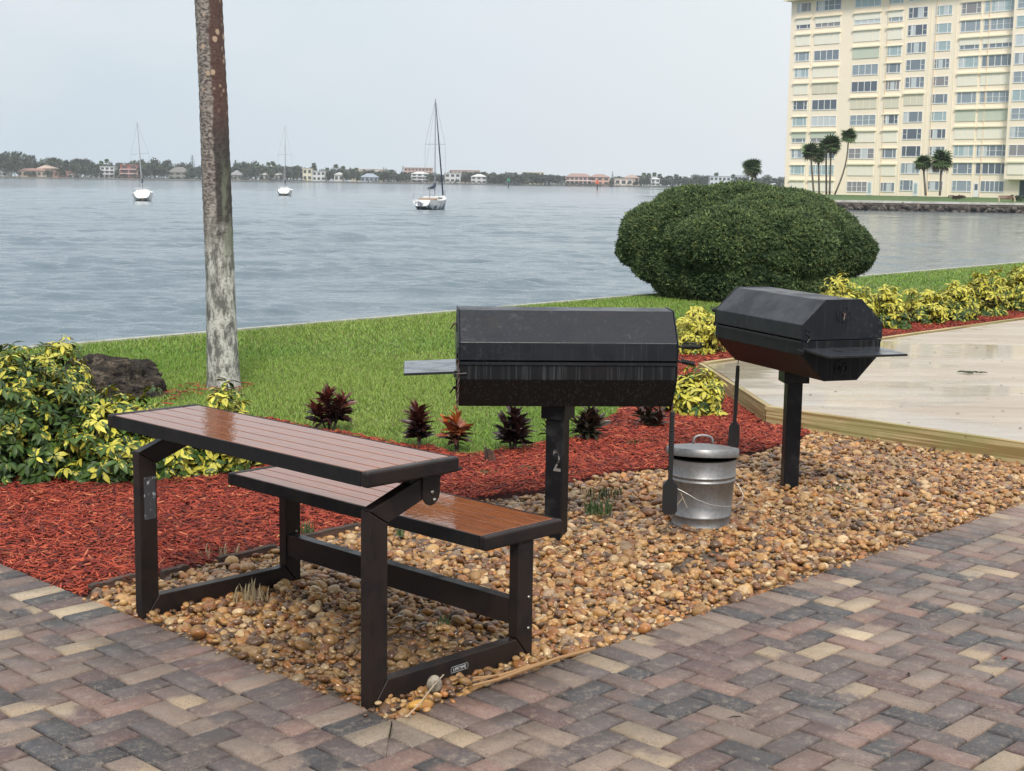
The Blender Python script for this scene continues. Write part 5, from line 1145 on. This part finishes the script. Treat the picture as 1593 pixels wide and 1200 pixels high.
def sailboat(px, pyw, heading, Ln, B, mast_py, label, heel=0., jib=False, dark=.3, pile=False, rake_st=True):
    p = at(px, pyw, SEA); Y = p[1]; R = empty('sailboat', (p[0], p[1], SEA), math.pi/2-heading, label, 'sailboat', 'sailboats moored in the bay'); R.rotation_euler = (heel, 0, math.pi/2-heading)
    mh = atY(px, mast_py, Y)[2]-SEA
    st = np.linspace(0, 1, 15); V = []; sec = 9
    def hb(t): return B/2*(.74+.26*math.sin(min(t/.45, 1)*math.pi/2))*(1-max(0, (t-.42)/.58)**2.3)
    def sheer(t): return .95+.42*(abs(t-.35)/.65)**2*(1.1 if t > .35 else .5)
    def low(t): return -.22 if .12 < t < .86 else -.22+.75*max(0, (.12-t)/.12)**1.2*.75+.75*max(0, (t-.86)/.14)**1.3
    for t in st:
        for k in range(sec):
            u = (k/(sec-1)-.5)*2; a = abs(u); prof = a**.42; z = low(t)+(sheer(t)-low(t))*a**2.2; x = (t-.5)*Ln-(.35*(1-a)*(t < .05) if rake_st else 0)+ (0 if t < .9 else .25*(z/1.2)); y = hb(t)*prof*(1 if u > 0 else -1) if a > 0 else 0
            V.append((x, y, z))
    F = [(i*sec+k, i*sec+k+1, (i+1)*sec+k+1, (i+1)*sec+k) for i in range(14) for k in range(sec-1)]
    mi = [1 if V[f[0]][2] < dark*.5 and V[f[2]][2] < dark else 0 for f in F]
    mb = MB(); mb.v = V; mb.f = F+[tuple(range(sec-1, -1, -1))]+[(i*sec, (i+1)*sec, (i+1)*sec+sec-1, i*sec+sec-1) for i in range(14)]; mb.mi = mi+[0]*15
    hull = mb.build('hull', [M_stain if jib else M_hull, M_anti], R)
    c = MB(); s0 = sheer(.4); c.prism([(-.12*Ln, -B*.30), (.22*Ln, -B*.20), (.26*Ln, 0), (.22*Ln, B*.20), (-.12*Ln, B*.30)], s0-.2, s0+.38); cb = c.build('cabin', M_hull, R, bevel=.05)
    wn = MB(); 
    for s in (-1, 1):
        for xx in (-.05, .03, .11): wn.box(xx*Ln, xx*Ln+.35, s*B*.275-.03, s*B*.275+.03, s0+.12, s0+.26)
    wn.build('cabin_window', M_dk, cb)
    c = MB(); c.box(-.30*Ln, -.13*Ln, -B*.33, B*.33, s0-.15, s0+.20); c.build('cockpit', M_tan if jib else M_hull, R, bevel=.03)
    mx = .10*Ln; mb = MB(); mb.tube([(mx, 0, s0), (mx, 0, mh)], [.065, .045], 8); ms = mb.build('mast', M_mast, R)
    mb = MB(); sz = s0+(mh-s0)*.55; mb.bar((mx, -B*.42, sz+.02), (mx, B*.42, sz+.02), .06, .04); mb.build('spreader', M_mast, ms)
    mb = MB(); mb.tube([(mx, 0, s0+1.2), (mx-.34*Ln, 0, s0+1.15)], .06, 6); bm_ = mb.build('boom', M_mast, R); mb = MB(); mb.tube([(mx-.02, 0, s0+1.75), (mx-.12, 0, s0+1.5), (mx-.10*Ln, 0, s0+1.35), (mx-.30*Ln, 0, s0+1.25)], [.10, .17, .15, .08], 8); mb.build('sail_cover', M_cov, bm_, smooth=True)
    mb = MB(); top = (mx, 0, mh-.1); bow = (.49*Ln, 0, sheer(1)); w_ = .016
    mb.tube([top, (-.5*Ln, 0, sheer(0))], w_, 4)
    for s in (-1, 1): mb.tube([top, (mx, s*B*.42, sz), (mx-.1, s*B*.46, s0)], w_, 4)
    if not jib: mb.tube([top, bow], w_, 4)
    mb.build('rigging', M_mast, R)
    if jib: mb = MB(); mb.tube([bow, tuple(Vector(bow).lerp(Vector(top), .5)), top], [.085, .07, .03], 6); mb.build('furled_jib', M_cov, R)
    mb = MB(); rl = []
    for t in (0, .08, .92, 1):
        for s in (-1, 1): x = (t-.5)*Ln; y = s*hb(min(t, .97)); mb.tube([(x, y, sheer(t)-.05), (x, y, sheer(t)+.6)], .018, 4)
    x = -.5*Ln; mb.tube([(x+.08*Ln, hb(.08), sheer(0)+.55), (x, hb(0), sheer(0)+.55), (x, -hb(0), sheer(0)+.55), (x+.08*Ln, -hb(.08), sheer(0)+.55)], .018, 4); mb.build('guard_rail', M_mast, R)
    mb = MB(); mb.box(-.5*Ln-.32, -.5*Ln+.02, -.03, .03, -.4, .75); mb.build('rudder', M_tan if not jib else M_anti, R)
    if jib: mb = MB(); mb.tube([(-.47*Ln, -B*.3, 1.0), (-.47*Ln, -B*.3, 2.6)], .03, 5); mb.build('flag_staff', M_mast, R)
    return R
sailboat(223, 312, rad(-13), 8.2, 2.65, 190, 'white sailboat seen from the stern with its mast heeling left, nearest the left edge', heel=-rad(3.4), dark=.06)
sailboat(443.5, 304, rad(-6), 8.6, 2.85, 196, 'small distant white sailboat with a dark sail cover, right of the palm trunk', dark=.12)
sailboat(673, 325.5, rad(13), 8.2, 2.6, 153, 'nearest sailboat, dirty white hull with dark stains and a blue furled jib', jib=True, dark=.52)
# channel markers
def marker(px, pyb, pyt, Y, col, label, tri):
    p = at(px, pyb, SEA); Y = p[1]; top = atY(px, pyt, Y)[2]; R = empty('channel_marker', (p[0], p[1], SEA), 0, label, 'channel marker'); mb = MB(); mb.tube([(0, 0, -1), (0, 0, top-SEA)], .33, 8); mb.build('pile', mat('marker_pile', (.05, .05, .055), .9) if 'marker_pile' not in bpy.data.materials else bpy.data.materials['marker_pile'], R)
    mb = MB(); h = top-SEA
    mb.prism([(-1.0, h-1.6), (1.0, h-1.6), (0, h+.6)] if tri else [(-.8, h-1.2), (.8, h-1.2), (.8, h+.4), (-.8, h+.4)], -.45, -.36, m=Matrix(((1, 0, 0, 0), (0, 0, 1, 0), (0, 1, 0, 0), (0, 0, 0, 1)))); mb.build('board', mat('marker_'+('red' if tri else 'green'), col, .5), R)
marker(791, 291.5, 279, 800, (.02, .22, .12), 'green square channel marker on a pile right of the nearest sailboat', False)
marker(929, 295, 281, 700, (.55, .10, .04), 'red orange triangular channel marker on a pile before the pink mansion', True)

# ------------------------------------------------------------------ far shore
YS = 1250.
def fx(px, Y=YS): return atY(px, 280, Y)[0]
shore = [(-1300, YS-4), (-620, YS), (250, YS+2), (700, YS+10), (1300, YS+40), (1300, 1640), (-1300, 1640)]
sheet('far_shore', shore, -.35, mat('far_ground', (.07, .08, .05), .9), thick=2.2)
R = empty('far_seawall', (0, YS-5, 0), 0, 'thin pale grey seawall line along the distant shore', 'seawall'); mb = MB(); mb.bar((-1200, 0, -.75), (1500, 12, -.75), .8, 1.1); mb.build('wall_panel', mat('far_wall', (.16, .16, .15), .9), R)
MW = {}
def hm(c):
    if c not in MW: MW[c] = mat('house_paint', c, .8)
    return MW[c]
M_hg = mat('house_glass', (.04, .05, .055), .3)
def house(px0, px1, pyt, pyb, label, wall, roof, nf=2, nw=4, rk='hip', dY=0., frame=None, balc=False, win=True, name='house', rh=.28):
    Y = YS+8+dY; p = atY((px0+px1)/2, pyb, Y); k = Y/F0; w = (px1-px0)*k; zb = -.35; H = atY((px0+px1)/2, pyt, Y)[2]-zb; R = empty(name, (p[0], p[1], zb), 0, label, 'house' if name == 'house' else 'building', None)
    wh = H*(1-rh) if rk == 'hip' else H-.4; D = 11.; mb = MB(); mb.box(-w/2, w/2, 0, D, 0, wh); mb.build('wall', hm(wall), R)
    mb = MB()
    if rk == 'hip':
        e = .8; r_ = min(w/2, D/2)*.9; mb.add([(-w/2-e, -e, wh), (w/2+e, -e, wh), (w/2+e, D+e, wh), (-w/2-e, D+e, wh), (-w/2+r_, D/2, H), (w/2-r_, D/2, H)], [(0, 1, 5, 4), (1, 2, 5), (2, 3, 4, 5), (3, 0, 4), (3, 2, 1, 0)])
    else: mb.box(-w/2-.4, w/2+.4, -.5, D+.4, wh, H)
    mb.build('roof', hm(roof), R)
    fhh = wh/nf
    if win:
        for f in range(nf):
            for q in range(nw):
                cx = -w/2+w*(q+.5)/nw; ww = w/nw*.30; mb = MB(); mb.box(cx-ww, cx+ww, -.08, -.005, f*fhh+fhh*.28, f*fhh+fhh*.78); mb.build('window', M_hg, R)
    if balc:
        for f in range(1, nf+(0 if rk == 'hip' else 0)):
            mb = MB(); mb.box(-w/2-.2, w/2+.2, -1.6, -.1, f*fhh-.15, f*fhh+.15); mb.box(-w/2-.2, w/2+.2, -1.6, -1.5, f*fhh+.151, f*fhh+.7); mb.build('balcony', hm(frame or wall), R)
        for q in range(nw+1):
            cx = -w/2+w*q/nw; mb = MB(); mb.box(cx-.25, cx+.25, -1.55, -1.1, 0, (nf-1)*fhh-.16); mb.build('column', hm(frame or wall), R)
    return R
W_, TN, PK, RD, GR, TC = (.56, .57, .57), (.42, .33, .26), (.66, .36, .28), (.32, .10, .09), (.22, .22, .23), (.36, .17, .12)
house(-6, 12, 266, 275.5, 'small white boathouse at the left edge of the far shore', W_, W_, 1, 2, 'flat')
house(28, 72, 262, 275, 'long low beige house with a brown roof near the left end of the far shore', TN, (.25, .14, .11), 1, 6)
house(58, 84, 257, 266, 'house with a tan roof rising behind the long low one', (.36, .26, .21), (.42, .32, .26), 1, 3, dY=14)
house(84, 112, 266, 275.5, 'low terracotta house left of the white modern one', TC, TC, 1, 4, 'flat')
house(106, 121, 272, 276, 'low white garage beside the terracotta house', W_, W_, 1, 2, 'flat')
house(156, 178, 259, 276, 'white modern three storey house with balconies on the far shore', W_, W_, 3, 3, 'flat', balc=True)
house(187.5, 214.5, 256.5, 276.5, 'square dark red three storey house with pale columns', RD, (.40, .17, .13), 3, 2, 'flat', balc=True, frame=(.52, .38, .36))
house(262, 292, 260, 277.5, 'grey gabled house just left of the palm trunk on the far shore', (.24, .24, .22), (.16, .15, .14), 2, 3, rh=.45)
house(357, 376, 265, 279, 'house with a wide grey roof just right of the palm trunk', (.30, .30, .28), (.22, .22, .23), 1, 3, rh=.5)
house(404, 418, 269, 278, 'low pale roofed house left of the middle sailboat mast', (.38, .38, .34), (.34, .33, .30), 1, 2)
house(427, 440, 269, 279, 'small house hidden in trees behind the middle sailboat', (.34, .34, .32), (.40, .39, .36), 1, 2)
house(471, 485, 262, 281, 'slim cream tower like house right of the middle sailboat', (.62, .58, .44), (.50, .48, .38), 2, 2, 'flat')
house(486, 506, 266, 281, 'white two storey house beside the cream tower', W_, (.55, .55, .52), 2, 3, 'flat')
house(520, 534, 268, 281, 'pale cottage between two palms on the far shore', (.58, .58, .55), (.45, .45, .44), 1, 2)
house(561, 588, 270, 283, 'blue grey house with a broad roof on the far shore', (.32, .37, .44), (.26, .30, .35), 1, 4, rh=.45)
house(545, 600, 263, 272, 'long pale flat roofed building behind the blue grey house', (.66, .60, .52), (.70, .66, .60), 1, 6, 'flat', dY=60, name='building')
house(629, 672, 261, 283, 'large pink stepped hotel block behind the white house', (.50, .35, .31), (.46, .32, .27), 4, 8, 'flat', dY=90, name='hotel')
house(640, 666, 267.5, 284, 'white three storey waterfront house left of the nearest sailboat mast', W_, (.60, .60, .58), 3, 3, rh=.18, balc=True)
house(692, 716, 269, 284, 'white flat roofed house right of the nearest sailboat mast', W_, (.62, .60, .56), 2, 3, 'flat')
house(700, 746, 265, 276, 'row of pink flats behind trees right of the nearest sailboat', (.44, .34, .30), (.38, .26, .22), 2, 8, 'flat', dY=80, name='building')
house(733, 757, 271, 284.5, 'white house with a low hipped roof left of the green marker', W_, (.52, .52, .50), 2, 3)
house(760, 785, 280, 286, 'long low white boathouse by the green marker', (.62, .62, .60), (.66, .66, .64), 1, 4, 'flat')
house(812, 846, 268, 281, 'pale yellow stepped apartment blocks far behind the treeline', (.62, .58, .44), (.60, .56, .44), 4, 6, 'flat', dY=120, name='building')
house(880, 920, 270, 288, 'big pink mansion with colonnade left of the orange marker', (.44, .31, .28), (.28, .19, .16), 2, 6, balc=True, frame=(.66, .52, .48), rh=.3)
house(918, 948, 271, 288.5, 'orange fronted wing of the pink mansion behind the orange marker', (.54, .31, .24), (.28, .19, .16), 2, 3, rh=.28)
house(956, 984, 278, 290, 'cream box like house right of the mansion', (.60, .52, .46), (.56, .50, .45), 1, 3, 'flat')
house(972, 994, 272, 289, 'tan house with a hipped roof behind the cream one', (.44, .34, .29), (.34, .25, .21), 2, 3, dY=14)
house(1013, 1026, 275, 291, 'white narrow house left of the round bush', (.60, .62, .64), (.5, .5, .5), 2, 2)
house(1104, 1136, 274, 292, 'long white flat roofed house just above the round bush', (.52, .56, .60), (.46, .48, .50), 2, 5, 'flat')
house(1141, 1166, 273, 292, 'pale blue grey house left of the single palm', (.50, .55, .60), (.42, .44, .46), 2, 4, 'flat', dY=30)
house(1200, 1222, 285, 294, 'white low house at the left corner of the apartment block', W_, (.6, .6, .6), 1, 3)
# broadleaf trees along the shore
gcol = [((.016, .034, .016), (.042, .074, .028)), ((.020, .038, .020), (.052, .082, .034)), ((.014, .028, .018), (.032, .056, .028))]
var = []
for k in range(6):
    V, F, C = crown_mesh(200+k, 1., .8, 1., 760, .085, gcol[k % 3]); 
    t = np_mesh('crown', V, F, M_palm, None, False, C); me = t.data; bpy.data.objects.remove(t); var.append(me)
mb = MB(); mb.tube([(0, 0, -.02), (.01, 0, .2), (0, .01, .5)], [.035, .028, .012], 6); t = mb.build('trunk', M_ptr); tme = t.data; bpy.data.objects.remove(t)
tr_ = random.Random(12)
def far_tree(px, w, pyt, dY, k, label, group='distant treeline across the bay', name='broadleaf_tree'):
    Y = YS+dY; zb = -.35; p = atY(px, pyt, Y); H = p[2]-zb; R = empty(name, (p[0], Y, zb), tr_.random()*6.28, label, 'tree', group); wm = w*Y/F0/1.0
    for nm, me in (('crown', var[k]), ('trunk', tme)):
        o = link(nm, me, R); o.scale = (wm*.72, wm*.72, H*1.02)
    return R
prof_x = [0, 14, 35, 50, 100, 130, 150, 180, 215, 240, 262, 300, 345, 380, 410, 440, 460, 500, 560, 600, 640, 690, 740, 790, 810, 860, 900, 960, 1010, 1060, 1090, 1130, 1200, 1230]
prof_y = [243, 241, 247, 248, 252, 250, 256, 255, 254, 250, 255, 258, 256, 254, 260, 262, 262, 264, 266, 268, 269, 270, 271, 270, 272, 274, 276, 278, 276, 277, 273, 280, 276, 278]
x = -14
while x < 1232:
    yt = np.interp(x, prof_x, prof_y)+tr_.uniform(-1.5, 4); far_tree(x, tr_.uniform(14, 26), yt, tr_.uniform(26, 60), tr_.randrange(6), 'dark broadleaf tree in the distant treeline across the bay'); x += tr_.uniform(5.5, 10)
for (px, yt, w_) in [(45, 267, 15), (75, 266, 12), (97, 262, 14), (118, 258, 18), (133, 262, 16), (148, 264, 14), (182, 266, 9), (222, 262, 18), (240, 258, 26), (252, 261, 18), (296, 266, 18), (310, 264, 16), (345, 262, 12), (384, 262, 18), (398, 266, 16), (422, 268, 14), (447, 262, 22), (458, 266, 16), (512, 268, 14), (540, 270, 18), (556, 274, 12), (594, 270, 14), (606, 268, 18), (620, 272, 14), (673, 272, 18), (684, 274, 14), (724, 274, 12), (762, 274, 16), (776, 273, 22), (795, 272, 26), (812, 276, 18), (835, 277, 20), (852, 277, 20), (868, 279, 16), (950, 281, 9), (990, 282, 12), (1002, 279, 16), (1034, 279, 18), (1048, 280, 18), (1066, 279, 22), (1090, 274, 24), (1175, 284, 14), (1190, 282, 18), (1212, 280, 18)]:
    far_tree(px, w_, yt, tr_.uniform(-1, 6), tr_.randrange(6), 'dark broadleaf tree in the distant treeline across the bay')
R_ = far_tree(17, 34, 241, 2, 1, 'biggest rounded bright green tree at the left end of the far shore', None)
# shoreline scrub
g = np.random.default_rng(8); n = 9000; xs = g.uniform(-560, 640, n); keep = (np.sin(xs*.05)+np.sin(xs*.021+1)+g.normal(0, .6, n)) > -.5; xs = xs[keep]; n = len(xs)
T = np.stack([xs, YS+g.uniform(-1, 5, n), -.3+np.abs(g.normal(0, 1.2, n))*(1+.5*np.sin(xs*.07))], 1); tv = np.array([(-1, -.5, 0), (.1, -.8, .2), (1, .1, 0), (0, .8, .2)])
V, F, C = inst(tv, np.array([(0, 1, 2, 3)]), frames(rnd_dirs(n, g))*g.uniform(.4, 1.1, n)[:, None, None], T, np.array([[.028, .045, .026]])*g.uniform(.6, 1.6, (n, 1)))
o = np_mesh('shoreline_scrub', V, F, M_palm, None, False, C); tag(o, 'low dark scrub running along the distant waterline', 'scrub', kind='stuff')
# tall pines and palms sticking out of the treeline
pine = MB(); 
for k in range(13):
    z = .12+.86*k/13; r = .17*(1-z)**.8+.02
    for q in range(8):
        a = q*.785+k*.5; pine.add([(0, 0, z+.015), (r*math.cos(a-.3), r*math.sin(a-.3), z-.01), (r*1.1*math.cos(a), r*1.1*math.sin(a), z+.03), (r*math.cos(a+.3), r*math.sin(a+.3), z-.01)], [(0, 1, 2, 3)])
t = pine.build('crown', mat('pine_needle', (.022, .040, .030), .7)); pme = t.data; bpy.data.objects.remove(t); mb = MB(); mb.tube([(0, 0, 0), (0, 0, 1)], [.022, .004], 6); t = mb.build('trunk', M_ptr); ptm = t.data; bpy.data.objects.remove(t)
for px, yt, lab in [(9, 240, 'thin pine top above the biggest green tree'), (262, 246, 'left one of two tall narrow pines beside the palm trunk'), (299, 240, 'tallest narrow pine on the far shore, next to the palm trunk'), (597, 259, 'narrow pine left of the pink hotel with a twin'), (601, 260, 'twin pine immediately left of the pink hotel'), (627, 257, 'dark narrow pine at the corner of the pink hotel'), (953, 266, 'slim pine right of the pink mansion')]:
    Y = YS+20; p = atY(px, yt, Y); H = p[2]+.35; R = empty('norfolk_pine', (p[0], Y, -.35), 0, lab, 'pine'); o = link('crown', pme, R); o.scale = (H, H, H); o = link('trunk', ptm, R); o.scale = (H, H, H)
V, F, C = palm_meshes(77, 1., 26); t = np_mesh('crown', V, F, M_palm, None, False, C); pcm = t.data; bpy.data.objects.remove(t)
for px, yt in [(80, 251), (90, 250), (158, 252), (166, 249), (223, 253), (386, 256), (400, 257), (418, 254), (424, 252), (427, 256), (488, 255), (489, 259), (509, 262), (522, 257), (534, 260), (554, 262), (610, 266), (1002, 270), (1010, 271), (1018, 270), (1026, 272), (1052, 272), (1114, 270), (1140, 273), (1006, 274)]:
    Y = YS+14; p = atY(px, yt, Y); R = empty('distant_palm', (p[0], Y, -.35), px*.7, 'tiny dark palm standing out above the distant treeline', 'palm', 'palms above the distant treeline'); h = p[2]+.35
    o = link('crown', pcm, R); o.location = (0, 0, h-1.0); o.scale = (2.3, 2.3, 2.1); mb = o = link('trunk', ptm, R); o.scale = (12, 12, h-.8)
# ------------------------------------------------------------------ haze
if HAZE:
    mb = MB(); mb.box(-1500, 1500, -40, 1700, -4.5, 62); o = mb.build('haze', None); m = bpy.data.materials.new('haze'); m.use_nodes = True; nt = m.node_tree; nt.nodes.remove(nt.nodes['Principled BSDF'])
    pvn = nn(nt, 'ShaderNodeVolumePrincipled'); pvn.inputs['Color'].default_value = (.92, .96, 1, 1); pvn.inputs['Density'].default_value = HAZE; L(nt, pvn.outputs[0], nt.nodes['Material Output'].inputs['Volume']); o.data.materials.append(m); o['kind'] = 'stuff'; o['label'] = 'thin pale haze over the bay'
